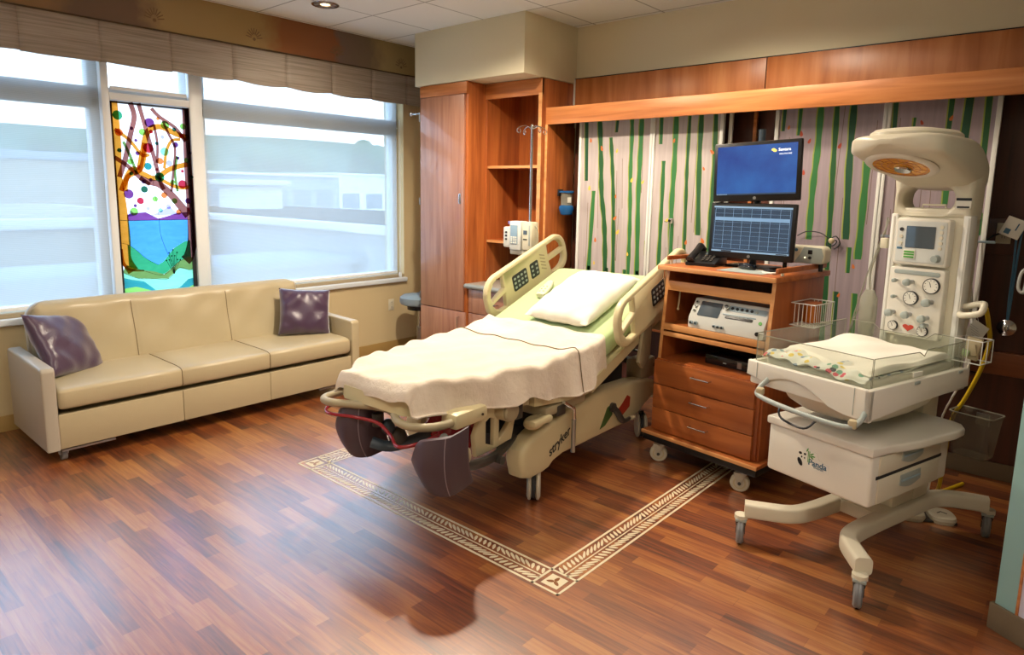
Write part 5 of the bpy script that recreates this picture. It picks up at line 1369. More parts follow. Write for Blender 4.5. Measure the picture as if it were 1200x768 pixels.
# beige module behind the monitors
root = thing('interface_module', 'beige rounded medical module standing behind the right of the monitors', 'medical module', (-1.245, 3.93, 1.232), rz=R(-3))
b = MB(); b.plate(rrect(.27, .098, .03), [], .10, 'dev_ivory', bev=.012, mtx=basis((0, 0, .05), (1, 0, 0), (0, 0, 1), (0, -1, 0))); b.build('case', root)
b = MB(); b.plate([(-.03, -.045), (.12, -.045), (.128, .0), (.115, .04), (.02, .043), (.0, -.0)], [], .003, 'dev_grey', bev=.0008, mtx=basis((0, -.0505, .05), (1, 0, 0), (0, 0, 1), (0, -1, 0))); b.build('face_plate', root)
b = MB(); b.bx(.045, .068, -.056, -.05, .055, .078, 'black', bev=.001); b.build('display', root)
for (x_, z_, r_, m_) in ((.057, .035, .009, 'cable_dark'), (-.02, .075, .009, 'blue_tube'), (.03, .035, .004, 'lamp_glow')):
    b = MB(); b.cyl((x_, -.047, z_), (x_, -.057, z_), r_, m_, n=14); b.build('button', root)
for (x, z) in ((-.10, 0), (.10, 0)):
    b = MB(); b.cyl((x, 0, -.041), (x, 0, .006), .012, 'black', n=12); b.build('foot', root)
# wire basket on the right side of the cart
root = thing('wire_basket', 'small white wire basket hooked on the right side of the cart', 'wire basket'); root.matrix_world = CM @ Matrix.Translation((.345, .31, .92))
b = MB(); x1, ya, yb, zt = .13, -.10, .12, .12
for z in (0, zt): b.tube([(0, ya, z), (x1, ya, z), (x1, yb, z), (0, yb, z)], .003, 'trim_white', n=6, smooth=0, closed=True)
for k in range(10):
    y = ya + (yb-ya)*k/9; b.tube([(x1, y, zt), (x1, y, 0), (0, y, 0)], .0018, 'trim_white', n=5, smooth=0)
for k in range(1, 6):
    x = x1*k/6
    for y in (ya, yb): b.tube([(x, y, zt), (x, y, 0)], .0018, 'trim_white', n=5, smooth=0)
b.build('wire_frame', root)
b = MB(); b.cyl((.065, .01, .012), (.065, .01, .105), .045, 'amber', n=18); b.cyl((.065, .01, .10), (.065, .01, .118), .047, 'wood_cart', n=18); o = b.build('amber_jar'); o.matrix_world = root.matrix_world.copy(); tag(o, 'brown jar standing in the wire basket on the cart', 'jar')

# ================================================================== INFANT WARMER
WX, WY, WYAW = -.553, 2.736, R(-16.5)
WM = Matrix.Translation((WX, WY, 0)) @ Matrix.Rotation(WYAW, 4, 'Z')
wm = thing('infant_warmer', 'cream infant warmer with overhead heater, clear-sided cot and drawers', 'infant warmer', (WX, WY, 0), WYAW)
def inw(o, u, v, z, rz=0): o.matrix_world = WM @ Matrix.Translation((u, v, z)) @ Matrix.Rotation(rz, 4, 'Z'); return o
# two bent legs
for s, nm in ((1, 'leg'), (-1, 'leg')):
    uc = -.29
    pts = [(.285, .035), (.225, .085), (.145, .16), (.115, .24), (.105, .40), (.105, .75), (.110, .90), (.145, .98), (.21, 1.04), (.285, 1.085)]
    b = MB(); b.tube([(uc+s*p[0], p[1], .163) for p in pts], (.036, .034), 'warm_shell', n=28, smooth=5, flat=(0, 0, 1), e=4.5)
    # squarer section: widen with a rounded box look
    b.build('leg', wm)
b = MB(); b.bx(-.42, -.16, .45, .78, .13, .20, 'warm_shell', bev=.02); b.bx(-.40, -.18, .56, .74, .19, .40, 'warm_shell', bev=.02); b.build('base_hub', wm)
for (u, v, a) in ((-.005, .015, 102), (-.575, .015, 111), (-.005, 1.09, 98), (-.575, 1.09, 105)):
    b = MB(); r = .060; an = R(a-90+16); ax = Vector((math.cos(an), math.sin(an), 0)); c0 = Vector((u, v, r))
    for w0 in (-.006, .006): b.lathe([(.015, -.012), (.050, -.011), (.059, -.005), (.060, 0), (.059, .005), (.050, .011), (.015, .010)], 'grey_wheel', basis(c0+ax*w0, (-ax.y, ax.x, 0), (0, 0, 1), ax))
    b.cyl(c0-ax*.021, c0+ax*.021, .016, 'mech_dark'); b.box((u, v, .105), (.046, .055, .045), 'mech_dark', rot=(0, 0, an), bev=.012); b.box((u+.02*ax.y*0, v, .118), (.05, .06, .014), 'dev_grey', rot=(0, 0, an), bev=.004)
    b.cyl((u, v, .12), (u, v, .14), .03, 'warm_shell', n=20); b.build('caster', wm)
# storage housing with two drawers on its right flank
HU0, HU1, HV0, HV1 = -.515, -.040, .085, .70
b = MB(); b.bx(HU0, HU1, HV0, HV1, .375, .595, 'warm_white', bev=.014, seg=3); hs = b.build('drawer_housing', wm)
lid = [(-.52, .075), (-.035, .075)] + [(-.035 + .05*math.sin(R(90*k/8)), .16+.30*k/8) for k in range(1, 9)] + [(.028, .60), (.022, .68), (-.01, .725), (-.06, .74), (-.50, .74), (-.52, .72)]
b = MB(); b.prism(lid, 'xy', .590, .628, 'warm_white', bev=.009, seg=3); b.build('housing_lid', wm)
for (a, c) in ((.505, .585), (.385, .490)):
    d = MB(); d.bx(HU1-.02, HU1+.006, .135, .615, a, c, 'warm_shell', bev=.004); d = d.build('drawer', wm)
    g = MB(); zc = (a+c)/2+.012; m_ = basis((HU1+.0065, .375, zc), (0, 1, 0), (0, 0, 1), (1, 0, 0))
    o1 = [(-.078, .026), (.078, .026), (.082, -.018)] + [(.082-.164*k/8, -.018-.018*math.sin(math.pi*k/8)) for k in range(1, 8)] + [(-.082, -.018)]
    g.plate(o1, [], .006, 'dev_grey', bev=.0015, mtx=m_); g.plate([(-.07, .004), (.07, .004), (.07, -.003), (-.07, -.003)], [], .018, 'dev_blue', bev=.0015, mtx=m_); g.build('pull', d)
b = MB(); b.bx(HU1-.005, HU1+.003, .12, .63, .491, .504, 'cable_dark'); b.build('drawer_gap', wm)
# sticker on the front: panda head, bamboo and lettering
b = MB(); yv = HV0-.0006
SM = lambda u, z, dy=0: basis((u, yv-dy, z), (1, 0, 0), (0, 0, 1), (0, -1, 0))
def blob(cx, cz, rx, rz_, m, dy=.0, rot=0, n=18):
    b.prism([(cx + rx*math.cos(t)*math.cos(rot) - rz_*math.sin(t)*math.sin(rot), cz + rx*math.cos(t)*math.sin(rot) + rz_*math.sin(t)*math.cos(rot)) for t in [2*math.pi*k/n for k in range(n)]], 'xz', yv-dy-.0004, yv-dy, m)
b.prism([(-.362, .452), (-.345, .445), (-.218, .452), (-.216, .488), (-.262, .500), (-.275, .528), (-.33, .535), (-.36, .515)], 'xz', yv-.0004, yv+.001, 'white_paper')
blob(-.334, .487, .026, .032, 'pillow_white', .0006); blob(-.349, .466, .010, .019, 'black', .0012, R(30)); blob(-.350, .505, .008, .006, 'black', .0012); blob(-.328, .506, .006, .005, 'black', .0012); blob(-.342, .490, .0035, .0045, 'black', .0018); blob(-.328, .489, .003, .004, 'black', .0018)
for x in (-.314, -.308): b.prism([(x, .475), (x+.003, .475), (x+.003, .525), (x, .525)], 'xz', yv-.0014, yv-.0008, 'green_ink')
for k, (x, z, r_) in enumerate(((-.296, .515, .6), (-.290, .507, .1), (-.296, .500, -.5), (-.318, .528, 1.2))): blob(x, z, .010, .003, 'green_ink', .0008, r_, 10)
b.text('Panda', .036, 'blue_tube', SM(-.268, .478, .001), ext=.0003, bold=.0008); b.text('WARMER', .011, 'blue_tube', SM(-.262, .461, .001), ext=.0003)
b.build('sticker', hs, label='small white sticker with a panda head, green bamboo and lettering')
# lift column and cot
b = MB(); b.bx(-.40, -.17, .72, .86, .20, .80, 'warm_shell', bev=.02); b.build('lift_column', wm)
b = MB(); b.loft([superring((-.30, .40, z), a, c, (1, 0, 0), (0, 1, 0), 3.5, 40) for z, a, c in ((.665, .12, .18), (.68, .17, .25), (.72, .215, .31), (.765, .235, .34))], 'warm_shell'); b.build('cot_underside', wm)
TU0, TU1, TV1 = -.585, -.022, .765
front = [(TU0, .815), (TU0+.004, .88), (TU1, .88), (TU1, .755), (-.12, .758), (-.19, .772)] + [(-.20-.30*k/10, .778+.048*math.sin(math.pi*k/10) + .018*k/10) for k in range(0, 11)] + [(-.53, .805)]
b = MB(); b.prism(front, 'xz', -.012, .016, 'warm_white', bev=.006, seg=3); b.build('front_skirt', wm)
b = MB(); b.prism([(-.012, .757), (.3, .775), (.765, .79), (.765, .87), (.70, .878), (-.012, .88)], 'yz', TU1-.026, TU1, 'warm_white', bev=.006, seg=3); b.build('side_skirt', wm)
b = MB(); b.prism([(-.008, .815), (.765, .80), (.765, .875), (-.008, .878)], 'yz', TU0, TU0+.026, 'warm_white', bev=.006, seg=3); b.build('side_skirt', wm)
b = MB(); b.bx(TU0+.01, TU1-.01, .0, TV1, .775, .858, 'warm_white', bev=.01); b.build('cot_tray', wm)
for u in (-.53, -.085):
    b = MB(); b.bx(u-.0012, u+.0012, -.0135, -.011, .77 if u > -.3 else .81, .879, 'dev_grey'); b.build('skirt_seam', wm)
# clear side walls with chrome pegs
def wall_(pts, plane, a, c, nm='clear_wall'):
    b = MB(); b.prism(pts, plane, a, c, 'acrylic'); mid = (a+c)/2
    b.tube([(p[0], mid, p[1]) if plane == 'xz' else (mid, p[0], p[1]) for p in pts], .0022, 'tube_clear', n=5, smooth=0, closed=True); return b.build(nm, wm)
wall_([(TU0+.02, .868), (TU1-.022, .868), (TU1-.022, .995), (TU0+.02, .995)], 'xz', .020, .026)
wall_([(.03, .868), (.70, .868), (.70, 1.005), (.03, 1.0)], 'yz', TU0+.014, TU0+.020)
wall_([(.03, .868), (.74, .868), (.74, .99), (.42, .99), (.40, .965), (.36, .985), (.03, .995)], 'yz', TU1-.024, TU1-.018)
wall_([(TU0+.03, .868), (TU1-.03, .868), (TU1-.03, 1.0), (-.17, 1.0), (-.20, .975), (-.42, .975), (-.45, 1.0), (TU0+.03, 1.0)], 'xz', .735, .741)
b = MB(); b.tube([(-.475, -.006, .815), (-.485, -.05, .775), (-.46, -.075, .752), (-.30, -.092, .742), (-.12, -.09, .738), (-.055, -.07, .742), (-.035, -.045, .765), (-.04, -.004, .79)], .0105, 'dev_grey', n=12)
b.build('push_handle', wm, label='grey curved push handle below the cot front')
for (u, v, z) in ((-.472, -.058, .768), (-.052, -.06, .752)):
    b = MB(); b.box((u, v, z), (.032, .034, .034), 'leather', rot=(0, 0, R(20)), bev=.008); b.build('handle_grip', wm)
b = MB(); b.tube([(-.40, .10, .665), (-.42, .02, .70), (-.40, -.0, .66), (-.28, -.02, .655), (-.25, .02, .69), (-.26, .10, .665)], .005, 'cable_dark', n=8); b.build('tilt_handle', wm)
for (va, vb) in ((.30, .34), (.66, .69)):
    b = MB(); b.bx(TU1-.002, TU1+.006, va, vb, .862, .874, 'dev_grey', bev=.003); b.build('wall_latch', wm)
b = MB(); b.bx(TU1-.022, TU1-.015, .32, .39, .885, .905, 'white_paper', bev=.001); b.build('paper_label', wm)
# cot mattress and bedding
b = MB(); b.bx(-.540, -.070, .055, .715, .860, .898, 'warm_white', bev=.014, seg=3); o = b.build('cot_mattress'); o.matrix_world = WM; tag(o, 'thin white mattress lying in the clear-sided cot', 'mattress')
b = MB()
def pb(s, t):
    u = -.545 + .47*s; v = .035 + .40*t
    z = .908 + .030*max(0, 1-abs(s-.3)*1.2)*(1-t) + .008*math.sin(14*s+3*t)*math.sin(9*t+2) + .005*math.sin(31*s)
    if t < .12: z -= (1-t/.12)*(.028); v += .004*math.sin(30*s)
    return (u, v, max(.903 if t > .12 else .872, z))
b.surf(pb, 60, 40, 'baby_print', thick=.006); o = b.build('printed_blanket', sharp=85); o.matrix_world = WM; tag(o, 'white cot blanket with coloured prints folded at the front of the cot', 'blanket')
b = MB()
def tw(s, t):
    u = -.505 + .43*s; v = .13 + .57*t - .07*s*(1-t) + .012*math.sin(9*s)*(1-t)
    z = .940 + .008*math.sin(6*s+5*t)*math.sin(5*t+1) + .003*math.sin(17*s-9*t) - .010*s
    if t > .55: z += .012*math.sin(math.pi*(t-.55)/.45)*(1-s)
    e = min(s, 1-s, t, 1-t); z -= .04*max(0, 1-e/.035)**2
    return (u, v, max(.914, z))
b.surf(tw, 60, 60, 'towel', thick=.006)
b.surf(lambda s, t: (-.485+.385*s, .15+.52*t, .918 + .004*math.sin(9*s+7*t)), 20, 20, 'towel', thick=.016)
o = b.build('folded_towel', sharp=85); o.matrix_world = WM; tag(o, 'thick folded cream towel lying on top in the cot', 'towel')
# tower
TC = -.272; TV = .785
b = MB(); b.bx(TC-.150, TC+.150, TV+.012, TV+.15, .72, 1.56, 'warm_shell', bev=.012); b.build('tower_column', wm)
for s in (-1, 1):
    b = MB(); b.bx(TC+s*.157-.015, TC+s*.157+.015, TV+.0, TV+.06, .74, 1.53, 'trim_white', bev=.004); b.bx(TC+s*.160-.006, TC+s*.160+.006, TV-.004, TV+.004, .76, 1.52, 'trim_white', bev=.002); b.build('side_track', wm)
# control unit
b = MB(); mt = basis((TC-.012, TV-.004, 1.405), (1, 0, 0), (0, 0, 1), (0, -1, 0)); b.plate(rrect(.235, .215, .014), [], .05, 'warm_white', bev=.006, mtx=mt); cu = b.build('control_unit', wm)
b = MB(); b.plate(rrect(.215, .190, .008), [], .003, 'dev_white', bev=.0008, mtx=mt @ Matrix.Translation((0, 0, .0265))); b.build('face_plate', cu)
b = MB(); b.plate(rrect(.128, .100, .004, cx=-.002, cy=.022), [], .004, 'screen_dark', bev=.0008, mtx=mt @ Matrix.Translation((0, 0, .029))); b.build('screen', cu)
b = MB()
for i in range(5): b.cyl(mt @ Vector((.087, .072-.024*i, .028)), mt @ Vector((.087, .072-.024*i, .032)), .0085, 'warm_shell', n=14)
for i in range(3): b.cyl(mt @ Vector((-.088, .055-.032*i, .028)), mt @ Vector((-.088, .055-.032*i, .032)), .0085, 'warm_shell' if i else 'cable_dark', n=14)
b.build('buttons', cu)
b = MB(); b.plate(rrect(.055, .042, .003, cx=-.044, cy=-.058), [], .003, 'white_paper', bev=.0005, mtx=mt @ Matrix.Translation((0, 0, .030)))
for i in range(3): b.plate(rrect(.046, .008, .001, cx=-.044, cy=-.047-.012*i), [], .002, 'green_ink', bev=.0003, mtx=mt @ Matrix.Translation((0, 0, .0320)))
b.plate(rrect(.024, .010, .002, cx=-.09, cy=-.032), [], .002, 'blue_tube', bev=.0003, mtx=mt @ Matrix.Translation((0, 0, .029)))
b.build('label', cu, label='small green and white label')
b = MB(); b.cyl(mt @ Vector((.078, -.070, .028)), mt @ Vector((.078, -.070, .055)), .018, 'dev_grey', r1=.015); b.build('knob', cu)
# gas panel
mt2 = basis((TC-.016, TV-.002, 1.122), (1, 0, 0), (0, 0, 1), (0, -1, 0))
b = MB(); b.plate(rrect(.245, .325, .014), [], .045, 'warm_white', bev=.006, mtx=mt2); b.plate(rrect(.205, .020, .009, cy=.140), [], .050, 'dev_grey', bev=.002, mtx=mt2); gp = b.build('gas_panel', wm)
def gauge(x, y, r):
    b = MB(); b.cyl(mt2 @ Vector((x, y, .022)), mt2 @ Vector((x, y, .034)), r, 'cable_dark', n=28); b.cyl(mt2 @ Vector((x, y, .030)), mt2 @ Vector((x, y, .0352)), r*.88, 'white_paper', n=28)
    for k in range(9):
        a = R(220-32*k); b.box(mt2 @ Vector((x+r*.72*math.cos(a), y+r*.72*math.sin(a), .0356)), (.002, .001, r*.16), 'black', rot=(0, R(90)-a, 0))
    b.box(mt2 @ Vector((x+r*.22*math.cos(1.9), y+r*.22*math.sin(1.9), .036)), (.002, .001, r*.7), 'black', rot=(0, R(90)-1.9, 0)); b.build('gauge', gp)
gauge(.072, .088, .036); gauge(-.012, .022, .033); gauge(-.080, -.118, .022); gauge(.055, -.124, .024)
def knob(x, y, r=.014, L_=.035, m='dev_grey'):
    b = MB(); b.cyl(mt2 @ Vector((x, y, .022)), mt2 @ Vector((x, y, .022+L_)), r*.55, 'steel', n=14); b.lathe([(r*.8, 0), (r, .004), (r*.95, .02), (r*.6, .024)], m, mt2 @ Matrix.Translation((x, y, .018+L_)), n=12); b.build('knob', gp)
for a in ((-.085, .098, .010, .02), (-.015, .098, .017, .045), (-.082, .022, .009, .02), (.078, .015, .019, .045), (-.085, -.055, .018, .04), (-.010, -.055, .018, .04), (.068, -.060, .018, .05), (.07, -.092, .012, .03)): knob(*a)
b = MB(); hp = [(0, -.024)] + [(.022*math.sin(t)**3*1.1, .0185*(13*math.cos(t)-5*math.cos(2*t)-2*math.cos(3*t)-math.cos(4*t))/16) for t in [math.pi - 2*math.pi*k/24 for k in range(1, 24)]]
b.prism([(x*1.05, y) for x, y in hp[1:]], 'xy', .0225, .0245, 'heart_red', mtx=mt2 @ Matrix.Translation((-.012, -.118, 0))); b.bx(0, 0.0001, 0, .0001, 0, .0001, 'heart_red') if 0 else None
b.build('heart_sticker', gp, label='red heart sticker')
# hood: back plate with an opening, swept head, reflector lamp
HC = TC
b = MB(); mt3 = basis((HC, TV+.062, 0), (1, 0, 0), (0, 0, 1), (0, -1, 0))
outl = [(-.172, 1.515), (.166, 1.515), (.168, 1.62), (.168, 1.70), (.15, 1.78), (.10, 1.80), (-.10, 1.80), (-.17, 1.77), (-.182, 1.71), (-.172, 1.64)]
b.plate(outl, [rrect(.225, .110, .05, cx=-.022, cy=1.600)], .12, 'warm_shell', bev=.022, mtx=mt3); b.build('hood_support', wm)
b = MB(); b.bx(HC-.095, HC+.095, TV+.02, TV+.14, 1.548, 1.556, 'dev_grey'); b.tube([(HC-.05, TV+.03, 1.56), (HC-.05, TV+.03, 1.575), (HC+.05, TV+.03, 1.575), (HC+.05, TV+.03, 1.56)], .004, 'dev_ivory', n=8, smooth=0); b.build('opening_tray', wm)
st = []
for k in range(15):
    q = k/14; v = .31 + .615*q
    zb = 1.800 - .30*(v-.31) if v < .80 else 1.653 - .10*(v-.80); zt = 1.868 - .012*(1-min(1, q/.3))**2 - max(0, q-.72)**2*1.1
    hw = .188*min(1, (1-(1-min(1, q/.36))**2.2)**.5 + .18) - .05*max(0, q-.45)
    if q == 0: zb += .02; zt -= .02
    st.append((v, zb, max(zt, zb+.02), hw, HC+.022*(1-q)))
b = MB(); b.loft([superring((hc, v, (zb+zt)/2), hw, (zt-zb)/2, (1, 0, 0), (0, 0, 1), 4.5, 44) for v, zb, zt, hw, hc in st], 'warm_shell'); hood = b.build('hood', wm, sharp=50)
b = MB(); b.loft([superring((HC+.01, .58, z), a, c, (1, 0, 0), (0, 1, 0), 2.6, 40) for z, a, c in ((1.855, .150, .215), (1.874, .147, .21), (1.888, .13, .19), (1.895, .09, .14))], 'warm_shell'); b.build('hood_cap', hood)
tilt = math.atan(.30)+.03
lm = Matrix.Translation((HC+.0, .50, 1.739)) @ Matrix.Rotation(-tilt, 4, 'X')
b = MB(); b.lathe([(.140, -.003), (.143, .0), (.140, .004), (.112, .004), (.110, -.008), (.130, -.009)], 'warm_white', lm, n=40, cap=False); b.build('lamp_bezel', hood)
b = MB(); b.lathe([(.112, -.004), (.112, .0), (.0, .0), (.0, -.001), (.05, -.0015), (.09, -.003)], 'gold', lm, n=36); b.build('reflector', hood, label='gold reflector of the heater')
b = MB()
for k in range(14):
    a = 2*math.pi*k/14; b.tube([lm @ Vector((.03*math.cos(a), .03*math.sin(a), -.006)), lm @ Vector((.113*math.cos(a+.1), .113*math.sin(a+.1), -.006))],   .0010, 'amber', n=5, smooth=0)
for r_ in (.05, .075, .10): b.tube([lm @ Vector((r_*math.cos(2*math.pi*k/28), r_*math.sin(2*math.pi*k/28), -.007)) for k in range(28)],   .0010, 'amber', n=5, smooth=0, closed=True)
b.build('guard_grille', hood)
b = MB(); b.lathe([(.03, -.016), (.034, -.010), (.032, -.004)], 'chrome', lm @ Matrix.Translation((.0, .02, 0))); b.build('heater_cap', hood)
b = MB(); mt4 = basis((HC+.135, TV-.0015, 1.578), (1, 0, 0), (0, 0, 1), (0, -1, 0)); b.plate(rrect(.062, .012, .001, cy=.024), [], .002, 'cable_dark', bev=.0003, mtx=mt4); b.plate(rrect(.062, .036, .001, cy=.002), [], .0015, 'white_paper', bev=.0003, mtx=mt4); b.plate(rrect(.05, .008, .001, cy=-.010), [], .003, 'cable_dark', bev=.0003, mtx=mt4); b.build('asset_label', wm)
# grab arm on the right and clip on the left
b = MB(); b.tube([(TC+.175, TV+.03, 1.13), (TC+.25, TV+.01, 1.155), (TC+.275, TV-.03, 1.15), (TC+.27, TV-.05, 1.12), (TC+.20, TV-.04, 1.10), (TC+.175, TV+.0, 1.10)], .014, 'warm_shell', n=12); b.build('grab_arm', wm)
b = MB(); b.bx(TC-.235, TC-.17, TV+.03, TV+.04, 1.415, 1.425, 'steel'); b.bx(TC-.225, TC-.195, TV+.02, TV+.05, 1.36, 1.41, 'dev_ivory', bev=.004); b.build('side_clip', wm)

# hoses, tag, wire rack and bin hung on the warmer
b = MB(); b.tube([(-.43, 3.83, 1.40), (-.44, 3.82, 1.25), (-.42, 3.82, 1.12), (-.43, 3.82, 1.0)], .006, 'tube_clear', n=8); b.tube([(-.41, 3.84, 1.42), (-.40, 3.83, 1.2), (-.425, 3.83, 1.05)], .004, 'trim_white', n=8); b.bx(-.44, -.36, 3.83, 3.85, 1.40, 1.412, 'dev_blue', bev=.003)
o = b.build('clear_tubing'); tag(o, 'clear tubing hanging at the right side of the warmer tower', 'tubing')
b = MB(); b.tube([(-.36, 3.80, 1.10), (-.345, 3.82, 1.03), (-.335, 3.86, .93), (-.36, 3.90, .78), (-.41, 3.93, .62), (-.455, 3.95, .50), (-.47, 3.97, .30), (-.48, 4.0, .12), (-.50, 4.15, .02), (-.42, 4.4, .011)], .010, 'yellow', n=10)
o = b.build('yellow_hose'); tag(o, 'yellow air hose hanging behind the right side of the warmer', 'hose')
b = MB(); b.tube([(-.42, 3.90, 1.05), (-.41, 3.92, .8), (-.50, 3.98, .5), (-.52, 4.0, .3), (-.54, 4.06, .02), (-.6, 4.0, .008), (-.66, 3.90, .008)], .005, 'trim_white', n=8)
o = b.build('power_cord'); tag(o, 'thin white power cord running down behind the warmer to the floor', 'cord')
b = MB(); b.box((0, 0, -.10), (.075, .002, .105), 'white_paper', rot=(0, R(28), 0)); b.tube([(0, 0, -.02), (.01, 0, -.05)], .0012, 'trim_white', n=5, smooth=0)
for i in range(5): b.box((.004*i-.008, -.0015, -.07-.013*i), (.045, .0006, .0015), 'dev_grey', rot=(0, R(28), 0))
o = b.build('instruction_tag', loc=(-.385, 3.755, 1.085), rot=(0, 0, R(-20))); tag(o, 'white paper tag hanging below the arm at the right of the warmer tower', 'tag')
rk = thing('wire_rack', 'small wire rack with packets at the back right corner of the cot', 'wire rack'); inw(rk, -.035, .775, .90)
b = MB()
for z in (0, .10): b.tube([(-.05, -.04, z), (.06, -.04, z), (.06, .06, z), (-.05, .06, z)], .0025, 'trim_white', n=6, smooth=0, closed=True)
for x, y in ((-.05, -.04), (.06, -.04), (.06, .06), (-.05, .06), (.005, -.04), (.06, .01)): b.tube([(x, y, 0), (x, y, .10)], .002, 'trim_white', n=5, smooth=0)
b.build('wire_frame', rk)
b = MB(); b.box((0, 0, 0), (.06, .02, .10), 'leather', rot=(0, R(8), 0), bev=.004); b.box((.01, -.018, -.005), (.026, .010, .05), 'leather', rot=(0, R(-12), 0), bev=.004); b.box((-.018, -.024, -.02), (.03, .010, .03), 'sheet_green', rot=(0, R(10), 0), bev=.004)
o = b.build('supply_packet'); o.matrix_world = rk.matrix_world @ Matrix.Translation((.0, .02, .055)); tag(o, 'small sealed packets standing in the wire rack of the cot', 'packet')
bn = thing('clear_bin', 'tall clear plastic bin hung at the right rear of the warmer', 'bin', (-.35, 3.88, .355), rz=R(-16.5))
b = MB()
def bring(z, a, c, e=9): return superring((0, 0, z), a, c, (1, 0, 0), (0, 1, 0), e, 40)
b.loft([bring(0, .075, .055), bring(.215, .095, .070)], 'bin_plastic', cap=False); b.loft([bring(.002, .072, .052), bring(.004, .072, .052)], 'bin_plastic'); b.build('bin_wall', bn, sharp=70)
b = MB(); b.tube([tuple(p) for p in bring(.216, .097, .072)], .0035, 'tube_clear', n=6, smooth=0, closed=True); b.build('rim', bn)
b = MB(); b.bx(-.03, .03, .070, .082, .14, .20, 'steel', bev=.003); b.tube([(-.09, .03, .12), (-.16, -.0, .13)], .008, 'steel', n=8, smooth=0); b.build('bracket', bn)
# suction canister and tubes on the left of the tower
b = MB(); b.loft([superring((0, 0, z), a, a*.55, (1, 0, 0), (0, 1, 0), 3, 24) for z, a in ((-.14, .015), (-.12, .035), (0, .042), (.08, .040), (.12, .02))], 'tube_clear'); 
b.tube([(0, 0, .12), (-.01, .01, .22), (.03, .02, .38), (.035, .03, .48)], .0045, 'tube_clear', n=8); b.tube([(-.02, 0, .10), (-.06, 0, -.02), (-.09, .0, -.12), (-.02, .0, .20), (.05, .02, .47)], .0035, 'tube_clear', n=8)
o = b.build('suction_bag'); inw(o, -.52, .80, 1.03); tag(o, 'clear suction bag with tubes hanging at the left of the warmer tower', 'suction bag')
# foot pedals on the floor
fp = thing('foot_pedal_pair', 'pair of cream foot pedals with up and down arrows on the floor under the warmer', 'foot pedal', (-.50, 3.80, 0), rz=R(28))
for x, up_ in ((-.07, 0), (.07, 1)):
    b = MB(); b.loft([superring((x, 0, z), a, a*1.15, (1, 0, 0), (0, 1, 0), 3, 28) for z, a in ((.0, .055), (.02, .062), (.034, .058), (.038, .045))], 'warm_shell'); p_ = b.build('pedal', fp)
    b = MB(); s = 1 if up_ else -1
    for q in (-1, 1): b.box((x+q*.011, 0, .0392), (.030, .005, .0015), 'mech_dark', rot=(0, 0, -q*s*R(42)))
    b.build('arrow', p_)
b = MB(); b.bx(-.13, .13, -.05, .05, 0, .012, 'mech_dark', bev=.004); b.build('pedal_base', fp)

# stethoscope, badge and white hook bar at the far right
st_ = thing('stethoscope', 'blue-grey stethoscope hanging on the dark wall at the far right', 'stethoscope', (-.335, YH-.075, 1.40))
b = MB(); b.tube([(-.012, 0, .06), (-.004, -.02, .02), (.0, -.005, -.15), (.0, -.004, -.35), (.004, -.004, -.47)], .0055, 'blue_tube', n=8); b.tube([(.024, 0, .06), (.018, -.02, .02), (.012, -.005, -.15), (.010, -.004, -.35), (.006, -.004, -.47)], .0055, 'blue_tube', n=8); b.build('tube', st_)
b = MB(); b.lathe([(.020, -.010), (.042, -.008), (.045, .0), (.036, .006), (.024, .016), (.012, .022), (.0, .022)], 'chrome', basis((.006, -.008, -.50), (1, 0, 0), (0, 0, 1), (0, -1, 0))); b.build('chest_piece', st_)
b = MB(); b.cyl((.006, .035, .055), (.006, -.01, .055), .010, 'steel', n=12); b.build('wall_peg', st_)
bd = thing('hanging_badge', 'white tag with a blue square hanging over the outlet beside the stethoscope', 'tag', (-.355, YH-.12, 1.455), rot=(0, R(22), 0))
b = MB(); b.box((0, 0, 0), (.095, .004, .105), 'white_paper', bev=.003); b.bx(-.030, -.004, -.0035, -.002, -.04, -.012, 'blue_tube'); b.bx(.012, .018, -.0035, -.002, -.01, .03, 'blue_tube'); b.build('card', bd)
b = MB(); b.tube([(-.03, .01, -.04), (-.08, .02, -.12), (-.10, .035, -.30), (-.09, .035, -.5)], .005, 'cable_dark', n=8); b.build('cord', bd)
b = MB(); b.tube([(0, 0, .22), (0, 0, .0), (.0, -.01, -.22), (-.012, -.012, -.25), (-.03, -.01, -.22), (-.022, -.005, -.14), (.02, 0, -.10)], .0085, 'dev_white', n=10); b.cyl((0, 0, .20), (0, .08, .20), .012, 'steel', n=12)
o = b.build('white_hook', loc=(-.268, 4.53, 1.36)); tag(o, 'white curved handset hook at the extreme right edge of the headwall', 'hook')

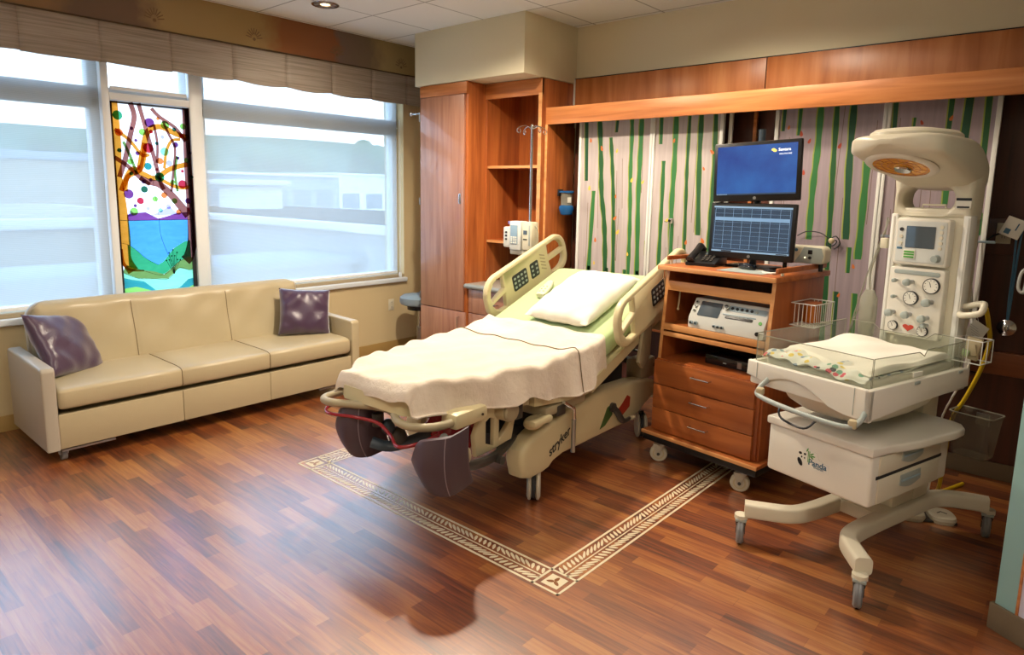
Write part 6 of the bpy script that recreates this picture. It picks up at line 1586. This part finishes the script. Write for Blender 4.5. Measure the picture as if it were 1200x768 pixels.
# ------------------------------------------------------------------ world, portals, camera
wd = bpy.data.worlds.new('World'); scene.world = wd; wd.use_nodes = True
nt = wd.node_tree; bg = nt.nodes['Background']; L = nt.links.new
tc = nt.nodes.new('ShaderNodeTexCoord'); sp = nt.nodes.new('ShaderNodeSeparateXYZ'); r = nt.nodes.new('ShaderNodeValToRGB')
L(tc.outputs['Generated'], sp.inputs[0]); L(sp.outputs['Z'], r.inputs['Fac'])
e = r.color_ramp.elements; e[0].position = 0; e[0].color = (.80, .91, 1, 1); e[1].position = .6; e[1].color = (.42, .66, 1, 1)
L(r.outputs[0], bg.inputs['Color']); bg.inputs['Strength'].default_value = 4.3
for y0, y1 in ((WY0, 1.70), (1.75, 2.29), (2.4, WY1)):
    ld = bpy.data.lights.new('portal', 'AREA'); ld.shape = 'RECTANGLE'; ld.size = y1-y0; ld.size_y = WZ1-WZ0; ld.cycles.is_portal = True
    lo = bpy.data.objects.new('window_portal', ld); COL.objects.link(lo); lo.location = (XW-.29, (y0+y1)/2, (WZ0+WZ1)/2)
    lo.rotation_euler = (R(90), 0, R(-90))
P = [-0.7163166135314959, -0.15476187475825315, 0.018526396773609524, 785.2010145563571, 347.0645830619788]
yaw, pitch, roll, fpx, cy = P
fw = Vector((math.sin(yaw)*math.cos(pitch), math.cos(yaw)*math.cos(pitch), math.sin(pitch)))
rt = fw.cross(Vector((0, 0, 1))).normalized(); u_ = rt.cross(fw); c, s = math.cos(roll), math.sin(roll)
r2 = c*rt + s*u_; u2 = -s*rt + c*u_
cam = bpy.data.cameras.new('cam'); co = bpy.data.objects.new('camera', cam); COL.objects.link(co)
co.matrix_world = basis((0, 0, 1.6), r2, u2, -fw)
cam.sensor_width = 36; cam.lens = 36*fpx/1200; cam.shift_y = -(384-cy)/1200; cam.clip_start = .05; cam.clip_end = 300
scene.camera = co
vs = scene.view_settings; vs.view_transform = 'Standard'; vs.look = 'None'; vs.gamma = 1; vs.use_curve_mapping = False; vs.exposure = 0.7
scene.cycles.max_bounces = 8; scene.cycles.transparent_max_bounces = 64; scene.cycles.sample_clamp_indirect = 4
